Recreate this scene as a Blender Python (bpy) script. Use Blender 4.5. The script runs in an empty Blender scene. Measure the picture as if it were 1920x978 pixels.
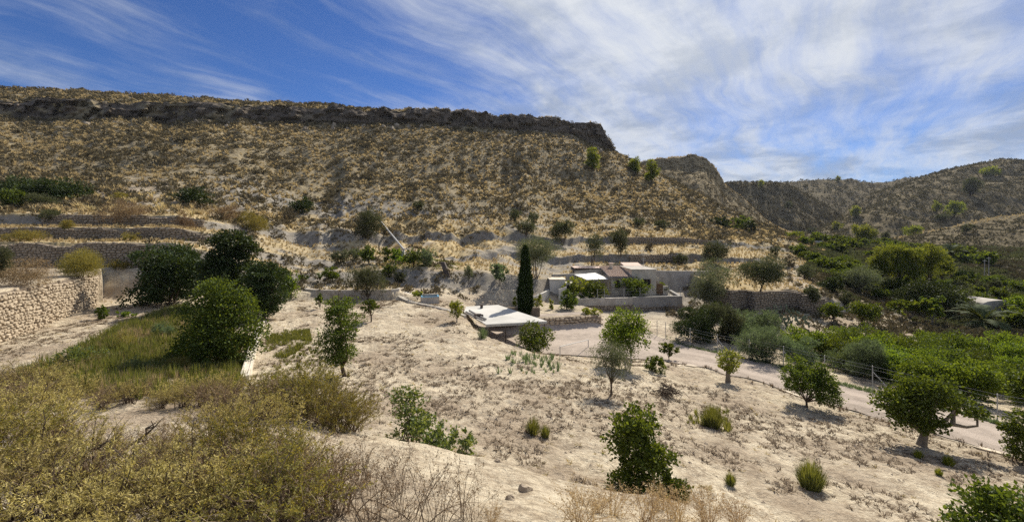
import bpy, math, random
import numpy as np
from mathutils import Vector

# ------------------------------------------------------------------ camera, sky, sun, exposure
F, HY, CX, CZ = 805.0, 440.0, 960.0, 14.0      # focal length / horizon in photo pixels, camera height
SUN_AZ, SUN_EL = math.radians(29), math.radians(43)
sc = bpy.context.scene
cam = bpy.data.objects.new('camera', bpy.data.cameras.new('camera'))
sc.collection.objects.link(cam); sc.camera = cam
cam.location = (0, 0, CZ); cam.rotation_euler = (math.pi/2, 0, 0)
cam.data.sensor_width = 36; cam.data.lens = F/1920*36
cam.data.shift_y = -(978/2-HY)/1920
cam.data.clip_start = 0.1; cam.data.clip_end = 4000
sc.view_settings.view_transform = 'Standard'; sc.view_settings.look = 'None'
sc.view_settings.gamma = 1; sc.view_settings.exposure = 0.42
sc.cycles.use_denoising = False
sc.cycles.max_bounces = 6; sc.cycles.transparent_max_bounces = 8
sc.cycles.diffuse_bounces = 3; sc.cycles.volume_bounces = 0

S = Vector((math.sin(SUN_AZ)*math.cos(SUN_EL), math.cos(SUN_AZ)*math.cos(SUN_EL), math.sin(SUN_EL)))
sun = bpy.data.objects.new('sun', bpy.data.lights.new('sun', 'SUN'))
sc.collection.objects.link(sun)
sun.data.energy = 5.0; sun.data.angle = math.radians(0.6); sun.data.color = (1.0, 0.92, 0.79)
sun.rotation_euler = S.to_track_quat('Z', 'Y').to_euler()

world = bpy.data.worlds.new('World'); sc.world = world; world.use_nodes = True
NT = world.node_tree; NT.nodes.clear()
class G:
    """tiny node-graph helper"""
    def __init__(s, nt): s.nt = nt
    def n(s, typ, ins=None, **props):
        nd = s.nt.nodes.new(typ)
        for k, v in props.items(): setattr(nd, k, v)
        for k, v in (ins or {}).items(): s.put(nd.inputs[k], v)
        return nd
    def put(s, sock, v):
        if isinstance(v, bpy.types.NodeSocket): s.nt.links.new(v, sock)
        elif isinstance(v, bpy.types.Node): s.nt.links.new(v.outputs[0], sock)
        else: sock.default_value = v
    def math(s, op, a, b=0.0, c=0.0, clamp=False):
        return s.n('ShaderNodeMath', {0: a, 1: b, 2: c}, operation=op, use_clamp=clamp).outputs[0]
    def noise(s, vec, scale, detail=4, rough=0.55, dist=0.0, dim='3D'):
        return s.n('ShaderNodeTexNoise', {'Vector': vec, 'Scale': scale, 'Detail': detail, 'Roughness': rough, 'Distortion': dist}, noise_dimensions=dim).outputs[0]
    def ramp(s, fac, stops):
        r = s.n('ShaderNodeValToRGB', {0: fac}); e = r.color_ramp.elements
        while len(e) < len(stops): e.new(0.5)
        for el, (p, c) in zip(e, stops):
            el.position = p; el.color = (c, c, c, 1) if isinstance(c, (int, float)) else (*c, 1)
        return r.outputs[0]
    def mix(s, fac, a, b, mode='MIX'):
        m = s.n('ShaderNodeMix', data_type='RGBA', blend_type=mode)
        s.put(m.inputs[0], fac)
        for i, v in ((6, a), (7, b)):
            s.put(m.inputs[i], (*v, 1) if isinstance(v, tuple) and len(v) == 3 else v)
        return m.outputs[2]
    def maprange(s, v, a, b, c=0.0, d=1.0, smooth=False):
        return s.n('ShaderNodeMapRange', {0: v, 1: a, 2: b, 3: c, 4: d}, interpolation_type='SMOOTHSTEP' if smooth else 'LINEAR').outputs[0]

g = G(NT)
sky = g.n('ShaderNodeTexSky', sky_type='NISHITA', sun_disc=False, sun_elevation=SUN_EL, sun_rotation=SUN_AZ,
          altitude=300, air_density=1.0, dust_density=0.35, ozone_density=3.0)
tc = g.n('ShaderNodeTexCoord').outputs['Generated']
xyz = g.n('ShaderNodeSeparateXYZ', {0: tc})
zz = g.math('ADD', g.math('MAXIMUM', xyz.outputs[2], 0.0), 0.16)
u = g.math('DIVIDE', xyz.outputs[0], zz); v = g.math('DIVIDE', xyz.outputs[1], zz)
uv = g.n('ShaderNodeCombineXYZ', {0: u, 1: v, 2: 0.0}).outputs[0]
rot = g.n('ShaderNodeMapping', {'Vector': uv, 'Rotation': (0, 0, math.radians(38)), 'Scale': (1, 1, 1)}).outputs[0]
warp = g.n('ShaderNodeTexNoise', {'Vector': rot, 'Scale': 0.9, 'Detail': 3})
wv = g.n('ShaderNodeVectorMath', {0: warp.outputs[1], 1: (0.5, 0.5, 0.5)}, operation='SUBTRACT').outputs[0]
wv = g.n('ShaderNodeVectorMath', {0: wv, 3: 0.5}, operation='SCALE').outputs[0]
rw = g.n('ShaderNodeVectorMath', {0: rot, 1: wv}, operation='ADD').outputs[0]
big = g.noise(g.n('ShaderNodeMapping', {'Vector': rw, 'Location': (3.1, 1.7, 0), 'Scale': (1.0, 0.55, 1)}).outputs[0], 0.75, 5, 0.55)
fine = g.noise(g.n('ShaderNodeMapping', {'Vector': rw, 'Location': (7.3, 2.2, 0), 'Scale': (2.9, 0.55, 1)}).outputs[0], 2.4, 10, 0.66)
side = g.maprange(xyz.outputs[0], -0.62, 0.25, -0.02, 0.085, True)
dens = g.math('ADD', g.math('ADD', g.math('MULTIPLY', big, 0.70), g.math('MULTIPLY', fine, 0.34)), side)
mask = g.maprange(dens, 0.41, 0.70, 0.0, 1.0, True)
mask = g.math('MULTIPLY', mask, 0.93)
shade = g.noise(rw, 2.4, 6, 0.6)
ccol = g.mix(g.maprange(shade, 0.36, 0.6, 0, 1, True), (3.1, 3.7, 4.8), (6.4, 6.75, 7.3))
sdot = g.n('ShaderNodeVectorMath', {0: tc, 1: tuple(S)}, operation='DOT_PRODUCT').outputs['Value']
glow = g.math('POWER', g.maprange(sdot, 0.72, 1.0, 0.0, 1.0), 1.6)
ccol = g.mix(g.math('MULTIPLY', glow, 0.6), ccol, (8.6, 8.9, 9.3))
mask = g.math('ADD', mask, g.math('MULTIPLY', glow, 0.12), clamp=True)
skyc = g.mix(1.0, sky.outputs[0], (0.36, 0.54, 0.88), 'MULTIPLY')
col = g.mix(mask, skyc, ccol)
bg = g.n('ShaderNodeBackground', {'Color': col, 'Strength': 0.078})
g.n('ShaderNodeOutputWorld', {'Surface': bg.outputs[0]})

# ------------------------------------------------------------------ numpy helpers
def _hash(ix, iy, seed):
    n = (ix.astype(np.int64)*374761393 + iy.astype(np.int64)*668265263 + seed*974711) & 0xffffffff
    n = ((n ^ (n >> 13))*1274126177) & 0xffffffff
    n = ((n ^ (n >> 16))*2246822519) & 0xffffffff
    return ((n ^ (n >> 15)) & 0xffffff)/float(0xffffff)
def vnoise(x, y, seed=0):
    x = np.asarray(x, float); y = np.asarray(y, float)
    ix = np.floor(x); iy = np.floor(y); fx = x-ix; fy = y-iy
    fx = fx*fx*fx*(fx*(fx*6-15)+10); fy = fy*fy*fy*(fy*(fy*6-15)+10)
    a = _hash(ix, iy, seed); b = _hash(ix+1, iy, seed); c = _hash(ix, iy+1, seed); d = _hash(ix+1, iy+1, seed)
    return (a*(1-fx)+b*fx)*(1-fy)+(c*(1-fx)+d*fx)*fy*1.0
def fbm(x, y, oct=4, seed=0, gain=0.5):
    s = 0; a = 1; t = 0
    for i in range(oct):
        s = s+a*(vnoise(x*2**i+17.3*i, y*2**i-9.1*i, seed+i)*2-1); t += a; a *= gain
    return s/t
def ridged(x, y, oct=3, seed=0):
    s = 0; a = 1; t = 0
    for i in range(oct):
        s = s+a*(1-np.abs(vnoise(x*2**i+5.7*i, y*2**i+3.3*i, seed+i)*2-1)); t += a; a *= 0.5
    return s/t
def sstep(a, b, x):
    t = np.clip((np.asarray(x, float)-a)/(b-a), 0, 1); return t*t*(3-2*t)

def raw_mesh(name, V, polys, mats=None, matidx=None, smooth=False):
    """polys: list of (n,k) int arrays of equal-sized polygons"""
    me = bpy.data.meshes.new(name)
    V = np.ascontiguousarray(V, np.float32)
    polys = [np.asarray(p, np.int32) for p in polys if len(p)]
    nl = sum(p.size for p in polys); npoly = sum(len(p) for p in polys)
    me.vertices.add(len(V)); me.vertices.foreach_set('co', V.ravel())
    me.loops.add(nl); me.loops.foreach_set('vertex_index', np.concatenate([p.ravel() for p in polys]))
    me.polygons.add(npoly)
    tot = np.concatenate([np.full(len(p), p.shape[1], np.int32) for p in polys])
    me.polygons.foreach_set('loop_start', np.concatenate([[0], np.cumsum(tot)[:-1]]).astype(np.int32))
    me.polygons.foreach_set('loop_total', tot)
    if matidx is not None: me.polygons.foreach_set('material_index', np.asarray(matidx, np.int32))
    me.polygons.foreach_set('use_smooth', np.full(npoly, smooth, bool))
    for m in (mats or []): me.materials.append(m)
    me.update(calc_edges=True)
    return me
def link(name, data, parent=None, loc=None):
    o = bpy.data.objects.new(name, data); sc.collection.objects.link(o)
    if parent is not None: o.parent = parent
    if loc is not None: o.location = loc
    return o
def tag(o, label=None, cat=None, group=None, kind=None):
    if label: o['label'] = label
    if cat: o['category'] = cat
    if group: o['group'] = group
    if kind: o['kind'] = kind
    return o
def thing(name, label, cat, loc, rz=0.0, group=None):
    o = link(name, None, None, loc); o.rotation_euler[2] = rz; o.empty_display_size = 0.3
    return tag(o, label, cat, group)

class MB:
    """collects verts / polys into one mesh"""
    def __init__(s): s.V = []; s.P = {}; s.n = 0
    def add(s, V, P):
        V = np.asarray(V, float).reshape(-1, 3); P = np.asarray(P, int)
        if len(V) == 0: return
        s.P.setdefault(P.shape[1], []).append(P+s.n); s.V.append(V); s.n += len(V)
    def quad(s, a, b, c, d): s.add([a, b, c, d], [[0, 1, 2, 3]])
    def hexa(s, p):
        """8 corners: bottom 0-3 ccw, top 4-7"""
        s.add(p, [[3, 2, 1, 0], [4, 5, 6, 7], [0, 1, 5, 4], [1, 2, 6, 5], [2, 3, 7, 6], [3, 0, 4, 7]])
    def box(s, x0, x1, y0, y1, z0, z1):
        s.hexa([(x0, y0, z0), (x1, y0, z0), (x1, y1, z0), (x0, y1, z0), (x0, y0, z1), (x1, y0, z1), (x1, y1, z1), (x0, y1, z1)])
    def tube(s, path, radii, k=6, cap=True):
        path = [np.asarray(p, float) for p in path]; n = len(path)
        V = []
        for i, p in enumerate(path):
            t = path[min(i+1, n-1)]-path[max(i-1, 0)]; t = t/(np.linalg.norm(t)+1e-9)
            a = np.cross(t, (0.31, 0.95, 0.05)); a /= np.linalg.norm(a)+1e-9; b = np.cross(t, a)
            r = radii[i] if hasattr(radii, '__len__') else radii
            for j in range(k):
                q = 2*math.pi*j/k; V.append(p+r*(math.cos(q)*a+math.sin(q)*b))
        P = [[i*k+j, i*k+(j+1) % k, (i+1)*k+(j+1) % k, (i+1)*k+j] for i in range(n-1) for j in range(k)]
        s.add(V, P)
        if cap:
            s.add(V[-k:], [list(range(k))]); s.add(V[:k], [list(range(k))[::-1]])
    def mesh(s, name, mats, smooth=False):
        return raw_mesh(name, np.concatenate(s.V), [np.concatenate(p) for p in s.P.values()], mats, None, smooth)
    def obj(s, name, mat, parent=None, loc=None, smooth=False):
        return link(name, s.mesh(name, [mat] if not isinstance(mat, list) else mat, smooth), parent, loc)

# ------------------------------------------------------------------ materials
def new_mat(name):
    m = bpy.data.materials.new(name); m.use_nodes = True; m.node_tree.nodes.clear()
    return m, G(m.node_tree)
def finish(gg, bsdf, disp=None):
    o = gg.n('ShaderNodeOutputMaterial'); gg.put(o.inputs[0], bsdf.outputs[0] if isinstance(bsdf, bpy.types.Node) else bsdf)
def leaf_mat(name, dark, light, trans=0.35, rough=0.5, spec=0.3, tcol=None, vr=0.3):
    m, q = new_mat(name)
    geo = q.n('ShaderNodeNewGeometry'); oi = q.n('ShaderNodeObjectInfo')
    pos = q.n('ShaderNodeTexCoord').outputs['Object']
    cl = q.noise(pos, 1.6, 2)
    f = q.math('ADD', q.math('MULTIPLY', geo.outputs['Random Per Island'], 0.75), q.math('MULTIPLY', q.math('SUBTRACT', cl, 0.5), 0.9))
    c = q.mix(q.math('ADD', f, 0.1, clamp=True), dark, light)
    hs = q.n('ShaderNodeHueSaturation', {'Hue': q.math('ADD', 0.492, q.math('MULTIPLY', oi.outputs['Random'], 0.018)), 'Saturation': 1.0,
             'Value': q.math('ADD', 1-vr/2, q.math('MULTIPLY', oi.outputs['Random'], vr)), 'Color': c}).outputs[0]
    p = q.n('ShaderNodeBsdfPrincipled', {'Base Color': hs, 'Roughness': min(.85, rough+.15), 'Specular IOR Level': spec*.45})
    tcl = q.mix(1.0, hs, tcol or (1.65, 1.38, 0.45), 'MULTIPLY')
    t = q.n('ShaderNodeBsdfTranslucent', {'Color': tcl})
    finish(q, q.n('ShaderNodeMixShader', {0: trans, 1: p.outputs[0], 2: t.outputs[0]}))
    return m
def plain_mat(name, c1, c2, scale=3.0, rough=0.9, bump=0.3, detail=6, bscale=None, spec=0.2, rnd=0.0):
    m, q = new_mat(name)
    pos = q.n('ShaderNodeNewGeometry'); P = pos.outputs['Position']
    n1 = q.noise(P, scale, detail, 0.6)
    f = q.maprange(n1, 0.32, 0.68)
    if rnd: f = q.math('ADD', q.math('MULTIPLY', f, 1-rnd), q.math('MULTIPLY', pos.outputs['Random Per Island'], rnd))
    c = q.mix(f, c1, c2)
    b = q.n('ShaderNodeBump', {'Strength': bump, 'Distance': 0.05, 'Height': q.noise(P, bscale or scale*4, 5, 0.65)})
    finish(q, q.n('ShaderNodeBsdfPrincipled', {'Base Color': c, 'Roughness': rough, 'Specular IOR Level': spec, 'Normal': b.outputs[0]}))
    return m
# ------------------------------------------------------------------ terrain: contour lines of the place, each a list of (bearing, distance, height)
def zpy(d, py): return CZ-(py-HY)/F*d
PXS = np.arange(-2400, 4400.1, 2.0)
def contour(pts, smooth=14):
    """pts: (px, d, py) or (px, d, None, z)  (z relative to the camera)"""
    px = [p[0] for p in pts]; d = [p[1] for p in pts]
    z = [(zpy(p[1], p[2]) if p[2] is not None else CZ+p[3]) for p in pts]
    D = np.interp(PXS, px, d); Z = np.interp(PXS, px, z)
    if smooth:
        r = int(smooth*1.5); k = np.exp(-0.5*(np.arange(-r, r+1)*2.0/smooth)**2); k /= k.sum()
        D = np.convolve(np.pad(D, r, 'edge'), k, 'valid'); Z = np.convolve(np.pad(Z, r, 'edge'), k, 'valid')
    return D, Z
N_ = None
CON = {}
CON['K0'] = contour([(-2400, .5, N_, -1.75), (4400, .5, N_, -1.75)])
CON['K1'] = contour([(-2400, 4, N_, -2.6), (500, 4, N_, -2.6), (1300, 4, N_, -2.8), (4400, 4, N_, -3.2)], 40)
CON['K2'] = contour([(-2400, 11, N_, -3.9), (0, 10, 745), (330, 9.5, 745), (560, 8.5, 775), (640, 8, 806), (900, 7.5, 862), (1100, 7, 912), (1300, 6.6, 945), (1500, 6.2, 990), (1920, 6, 1075), (4400, 6, N_, -5)], 30)
CON['K3'] = contour([(-2400, 14, N_, -5.6), (0, 13.5, N_, -5.6), (560, 11.5, N_, -5.8), (640, 11, N_, -5.95), (900, 10.5, N_, -6.2), (1100, 10, N_, -6.4), (1300, 9.8, N_, -6.7), (1500, 9.5, N_, -7.0), (1920, 9.5, N_, -7.6), (4400, 10, N_, -8)], 40)
CON['K4'] = contour([(-2400, 19, N_, -6.2), (0, 19, N_, -6.2), (330, 20, N_, -6.4), (640, 21, 705), (960, 21, N_, -7.2), (1148, 21, N_, -7.5), (1300, 20, N_, -8.25), (1500, 20, N_, -9.0), (1735, 17.5, N_, -8.8), (1920, 15.5, N_, -8.9), (2600, 11.5, N_, -9), (4400, 11, N_, -9)], 40)
CON['B'] = contour([(-2400, 26, N_, -6.3), (0, 26, 640), (165, 36, 581), (330, 35, 586), (560, 38, 588), (700, 40, 585), (800, 39, 590), (860, 36.5, 600), (915, 31.8, 632), (1000, 27.8, 661), (1100, 25.5, 682), (1200, 26, 690), (1280, 31.3, 681), (1454, 26.3, 726), (1558, 23.8, 759), (1749, 20.3, 813), (1871, 18.4, 851), (2400, 14, N_, -9.4), (4400, 13, N_, -9.4)], 16)
CON['C'] = contour([(-2400, 38.5, N_, -6), (0, 38.5, N_, -6.15), (330, 38.8, N_, -6.45), (560, 43, N_, -7.1), (760, 44, N_, -7.25), (860, 44, N_, -7.5), (885, 42.0, N_, -8.6), (905, 37.5, N_, -9.9), (960, 36.5, N_, -10.1), (1050, 36, N_, -10.1), (1150, 34.5, N_, -10.0), (1230, 33.0, N_, -9.7), (1280, 32.3, N_, -9.55), (1454, 27.2, N_, -9.3), (1558, 24.6, N_, -9.35), (1749, 21, N_, -9.35), (1871, 19, N_, -9.35), (2400, 14.6, N_, -9.4), (4400, 13.6, N_, -9.4)], 12)
CON['D'] = contour([(-2400, 40.2, N_, -5.6), (0, 40.2, N_, -5.8), (330, 40.8, N_, -6.2), (480, 45.5, N_, -6.9), (567, 46, N_, -7.1), (700, 47, N_, -7.15), (760, 47.3, N_, -7.2), (830, 48, N_, -7.4), (870, 47, N_, -7.6), (893, 46.5, N_, -10), (1015, 47.0, N_, -10.0), (1130, 49.5, N_, -10), (1190, 47, N_, -9.9), (1230, 41, N_, -9.8), (1280, 36.6, N_, -9.5), (1468, 30, N_, -9.4), (1565, 27, N_, -9.4), (1648, 25.3, N_, -9.4), (1850, 21.8, N_, -9.4), (1906, 20.6, N_, -9.4), (2400, 16, N_, -9.4), (4400, 15, N_, -9.4)], 12)
CON['E'] = contour([(-2400, 44, N_, -3.6), (0, 44, N_, -3.4), (330, 44.2, N_, -3.5), (420, 45.2, N_, -5.2), (480, 46.2, N_, -6.6), (567, 47.2, N_, -6.3), (745, 48.2, N_, -6.2), (775, 48.4, N_, -7.0), (830, 49.5, N_, -7.2), (880, 49.5, N_, -7.6), (905, 49.5, N_, -8.9), (1015, 50, N_, -9.2), (1130, 52.5, N_, -9.6), (1230, 52.5, N_, -9.7), (1280, 49, N_, -9.8), (1350, 46, N_, -10), (1468, 40, N_, -10.6), (1565, 36, N_, -10.9), (1648, 34, N_, -11), (1850, 30, N_, -11.4), (2000, 29, N_, -11.5), (4400, 28, N_, -11.5)], 16)
CON['E2'] = contour([(-2400, 44.9, N_, -3.45), (330, 44.9, N_, -3.45), (420, 45.9, N_, -4.7), (480, 47, N_, -6), (567, 49, N_, -6.2), (745, 50.5, N_, -6.3), (775, 51, N_, -6.7), (880, 52.3, N_, -7.3), (1015, 53.5, N_, -8.7), (1060, 54, N_, -8.9), (1085, 54.2, N_, -9.65), (1186, 55.2, N_, -9.8), (1277, 56.2, N_, -9.8), (1300, 56, N_, -9.5), (1340, 51.5, N_, -9.5), (1500, 51, N_, -9.9), (1600, 54, N_, -10.6), (1700, 55, N_, -11.4), (1920, 52, N_, -11.8), (4400, 50, N_, -11.8)], 8)
CON['T1b'] = contour([(-2400, 45.6, N_, -3.3), (0, 45.2, N_, -3.3), (330, 45.4, N_, -3.4), (420, 46.6, N_, -4.2), (480, 48, N_, -5.3), (560, 51, N_, -6.0), (680, 53, N_, -6.1), (740, 54, N_, -6.35), (960, 55.4, N_, -7.0), (1060, 56.5, N_, -8.2), (1100, 66, N_, -8.3), (1280, 66, N_, -8.0), (1330, 60, N_, -8.7), (1350, 53, 580), (1500, 54, N_, -9.6), (1600, 57, N_, -10.5), (1700, 62, N_, -11.5), (1920, 60, N_, -12), (4400, 60, N_, -12)], 16)
CON['T1t'] = contour([(-2400, 46, N_, -0.85), (0, 45.6, N_, -0.85), (330, 45.8, N_, -0.9), (420, 48.5, N_, -2.2), (480, 51.5, N_, -3.9), (560, 54, N_, -4.9), (640, 56, N_, -4.9), (740, 57.5, N_, -4.35), (960, 58.5, N_, -5.2), (1060, 59, N_, -6.6), (1100, 66.6, N_, -5.6), (1280, 66.6, N_, -5.6), (1330, 60.6, N_, -6.6), (1350, 53.6, N_, -6.8), (1500, 54.7, N_, -7.2), (1570, 58, N_, -8.8), (1600, 60, N_, -10.0), (1700, 66, N_, -11.2), (1920, 64, N_, -11.9), (4400, 64, N_, -12)], 16)
CON['T2b'] = contour([(-2400, 52, N_, -.6), (0, 52, N_, -.6), (330, 52, N_, -.6), (420, 54, N_, -1.2), (480, 57, N_, -2.6), (560, 61, N_, -4.2), (760, 64, 481), (960, 72, 490), (1150, 74, 494), (1280, 76, 493), (1400, 76, N_, -5.2), (1500, 78, N_, -6.0), (1600, 82, N_, -8.6), (1700, 85, N_, -9.9), (1920, 85, N_, -11), (4400, 85, N_, -11)], 16)
CON['T2t'] = contour([(-2400, 52.4, N_, .9), (0, 52.4, N_, .9), (330, 52.4, N_, .9), (420, 55, N_, -.1), (480, 60, N_, -1.5), (560, 65, N_, -3.4), (760, 66, 474), (960, 73, 479), (1150, 74.6, 477), (1280, 76.6, 477), (1400, 77, N_, -4.3), (1500, 80, N_, -5.4), (1600, 86, N_, -8.2), (1700, 90, N_, -9.6), (1920, 90, N_, -10.8), (4400, 90, N_, -11)], 16)
CON['T3b'] = contour([(-2400, 58, N_, 1.1), (0, 58, N_, 1.1), (330, 58, N_, 1.1), (420, 60, N_, .5), (480, 65, N_, -.3), (560, 72, N_, -2), (760, 76, 456), (960, 84, 457), (1150, 88, 456), (1280, 90, 455), (1400, 92, N_, -2.8), (1500, 100, N_, -4.4), (1600, 110, N_, -7), (1700, 120, N_, -7.8), (1920, 110, N_, -9.5), (4400, 110, N_, -9.5)], 16)
CON['T3t'] = contour([(-2400, 58.6, N_, 2.8), (0, 58.6, N_, 2.8), (330, 58.6, N_, 2.6), (420, 62, N_, 1.6), (480, 68, N_, 1.2), (560, 75, N_, .2), (760, 77, 437), (960, 85, 445), (1150, 89, 444), (1280, 91, 445), (1400, 94, N_, -2), (1500, 104, N_, -3.9), (1600, 116, N_, -6.6), (1700, 126, N_, -7.5), (1920, 118, N_, -9.3), (4400, 118, N_, -9.3)], 16)
CON['H0'] = contour([(-2400, 66, 388), (0, 66, 388), (330, 67, 388), (480, 76, 400), (560, 86, 406), (760, 94, 406), (960, 102, 408), (1150, 106, 420), (1280, 112, 430), (1400, 122, 442), (1500, 135, 459), (1600, 165, 463), (1700, 170, 471), (1920, 150, 480), (4400, 150, 480)], 20)
CON['H1'] = contour([(-2400, 96, 318), (0, 96, 318), (330, 98, 322), (560, 116, 332), (760, 128, 332), (960, 142, 330), (1150, 160, 350), (1280, 168, 380), (1400, 162, 417), (1500, 150, 456), (1600, 215, 455), (1700, 225, 460), (1920, 215, 468), (4400, 215, 470)], 20)
CON['H2'] = contour([(-2400, 146, 224), (0, 150, 221), (200, 155, 226), (330, 158, 226), (450, 162, 226), (560, 168, 233), (640, 172, 234), (760, 180, 232), (860, 186, 238), (960, 192, 244), (1040, 199, 247), (1075, 203, 252), (1105, 206, 270), (1156, 211, 286), (1180, 208, 299), (1205, 204, 312), (1280, 192, 352), (1350, 182, 388), (1420, 172, 420), (1505, 158, 455), (1600, 280, 450), (1700, 300, 452), (1920, 300, 460), (4400, 300, 462)], 8)
CON['H3'] = contour([(-2400, 149, 188), (0, 153, 189), (200, 158, 192), (330, 161, 194), (500, 168, 199), (625, 174, 203), (700, 178, 203), (745, 181, 206), (850, 188, 207), (900, 190, 211), (926, 192, 218), (955, 194, 215), (1000, 198, 215), (1046, 202, 219), (1052, 202.5, 226), (1064, 204, 230), (1108, 208, 232), (1128, 209.5, 237), (1136, 210.5, 255), (1148, 211, 268), (1153, 211.5, 285), (1180, 208.6, 298), (1205, 204.6, 311), (1280, 192.6, 351), (1350, 182.6, 387), (1420, 172.6, 419.5), (1505, 158.6, 454.7), (1600, 285, 450), (1700, 310, 452), (1920, 310, 459), (4400, 310, 461)], 3)
CON['H4'] = contour([(-2400, 185, 165), (0, 185, 165), (100, 186, 168), (200, 186, 174), (300, 187, 181), (400, 188, 187), (500, 190, 192), (600, 196, 196), (640, 198, 202), (745, 203, 205), (850, 208, 209), (900, 211, 214), (930, 213, 221), (1000, 218, 221), (1050, 222, 230), (1110, 226, 240), (1130, 226, 250), (1155, 226, 293), (1205, 218, 318), (1280, 208, 358), (1350, 196, 393), (1420, 186, 426), (1505, 172, 461), (1600, 330, 452), (1700, 350, 453), (1920, 350, 458), (4400, 350, 460)], 8)
d4, z4 = CON['H4']
w_ = sstep(1500, 1590, PXS)
CON['H5'] = (d4+70+90*w_, z4-24*(1-w_)+0.0*w_)
CON['H6'] = (d4+150+420*w_, np.full_like(z4, CZ-6.0)*(1-w_)+w_*(CZ-5))
NAMES = list(CON)
for i_, nm in enumerate(NAMES):        # small natural wobble of every line, and keep the order in distance
    D, Z = CON[nm]
    if nm in ('T1b', 'T1t', 'T2b', 'T2t', 'T3b', 'T3t', 'H0', 'H1'):
        wob = fbm(PXS/55.0, np.full_like(PXS, i_//2*3.7), 4, 40)*sstep(380, 520, PXS)*(1-0.9*sstep(1060, 1100, PXS)*sstep(1360, 1320, PXS)*(nm[:2] == 'T1'))
        D = D+wob*D*0.045; Z = Z+fbm(PXS/70.0, np.full_like(PXS, 9.1+i_//2*5.3), 3, 44)*1.1*sstep(400, 520, PXS)*(1-sstep(1040, 1100, PXS)*sstep(1400, 1330, PXS))*(nm in ('T2b', 'T2t', 'T3b', 'T3t'))
    if nm in ('H2', 'H3'): Z = Z+fbm(PXS/38.0, np.full_like(PXS, i_*4.1), 3, 47)*(2.6 if nm == 'H2' else 1.3)*sstep(700, 450, PXS)*(1-.0)
    if nm == 'H3': Z = Z+(fbm(PXS/16.0, PXS*0+2.2, 3, 48)*1.5-.3)*sstep(480, 640, PXS)*sstep(1130, 1100, PXS)
    if nm == 'H4': Z = Z-2.2*sstep(640, 760, PXS)*sstep(1150, 1120, PXS)
    if i_: D = np.maximum(D, CON[NAMES[i_-1]][0]+0.25)
    CON[nm] = (D, Z)
DT = np.array([CON[n][0] for n in NAMES]); ZT = np.array([CON[n][1] for n in NAMES])

def col_at(px):
    px = np.clip(np.asarray(px, float), PXS[0], PXS[-1]-1e-6)
    k = (px-PXS[0])/2.0; i = np.floor(k).astype(int); f = k-i
    return DT[:, i]*(1-f)+DT[:, i+1]*f, ZT[:, i]*(1-f)+ZT[:, i+1]*f
def in_poly(X, Y, poly):
    X = np.asarray(X, float); Y = np.asarray(Y, float); r = np.zeros(X.shape, bool); n = len(poly)
    for i in range(n):
        x0, y0 = poly[i]; x1, y1 = poly[(i+1) % n]
        c = ((y0 > Y) != (y1 > Y)) & (X < (x1-x0)*(Y-y0)/((y1-y0) if y1 != y0 else 1e-9)+x0); r ^= c
    return r
def xy(px, d): return ((px-CX)/F*d, d)
# flat platforms behind retaining walls: polygon in plan + height
WALL_L = [(-28.2, 19.0), (-31.0, 26.0), (-34.2, 32.5), (-36.6, 37.5)]           # the tall sunlit dry-stone wall
HOUSE_WALL = [xy(1078, 54.2), xy(1186, 55.4), xy(1277, 56.4)]
CURVE_WALL = [xy(566, 50.2), xy(572, 48.2), xy(590, 47.3), xy(640, 46.9), xy(700, 47.0), xy(735, 47.4), xy(748, 48.2), xy(751, 49.3)]
BED_WALL = [xy(985, 44.8), xy(1040, 45.3), xy(1126, 46.6), xy(1128, 49.5)]
ORCH_WALL = [xy(1336, 55.2), xy(1350, 53.2), xy(1500, 53.9), xy(1560, 57)]
PLAT = [
    (WALL_L+[(-38.6, 40.5), (-44, 45.8), (-110, 46.5), (-110, 12), (-40, 12)], -3.35),
    (HOUSE_WALL+[xy(1285, 66.2), xy(1075, 66.2), xy(1040, 58.5)], -8.35),
    (CURVE_WALL+[xy(740, 51.5), xy(600, 51.5)], -6.15),
    (BED_WALL+[xy(1085, 54.0), xy(1000, 54.0), xy(960, 49.0)], -8.75),
]
def height(X, Y):
    """terrain height at world X, Y (arrays)"""
    X = np.atleast_1d(np.asarray(X, float)); Y = np.maximum(np.atleast_1d(np.asarray(Y, float)), 0.3)
    px = CX+F*X/Y
    D, Z = col_at(px)
    z = np.empty_like(Y); n = len(NAMES)
    idx = np.clip((D <= Y).sum(0)-1, 0, n-2); ar = np.arange(len(Y))
    t = np.clip((Y-D[idx, ar])/(D[idx+1, ar]-D[idx, ar]), 0, 1)
    z = Z[idx, ar]*(1-t)+Z[idx+1, ar]*t
    z = z+relief(X, Y, px, idx, t)
    for poly, zp in PLAT:
        z = np.where(in_poly(X, Y, poly), CZ+zp, z)
    return z
iK2, iB, iC, iD, iE = (NAMES.index(k) for k in ('K2', 'B', 'C', 'D', 'E'))
iT1b, iT3t, iH0, iH2, iH3, iH4 = (NAMES.index(k) for k in ('T1b', 'T3t', 'H0', 'H2', 'H3', 'H4'))
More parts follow.
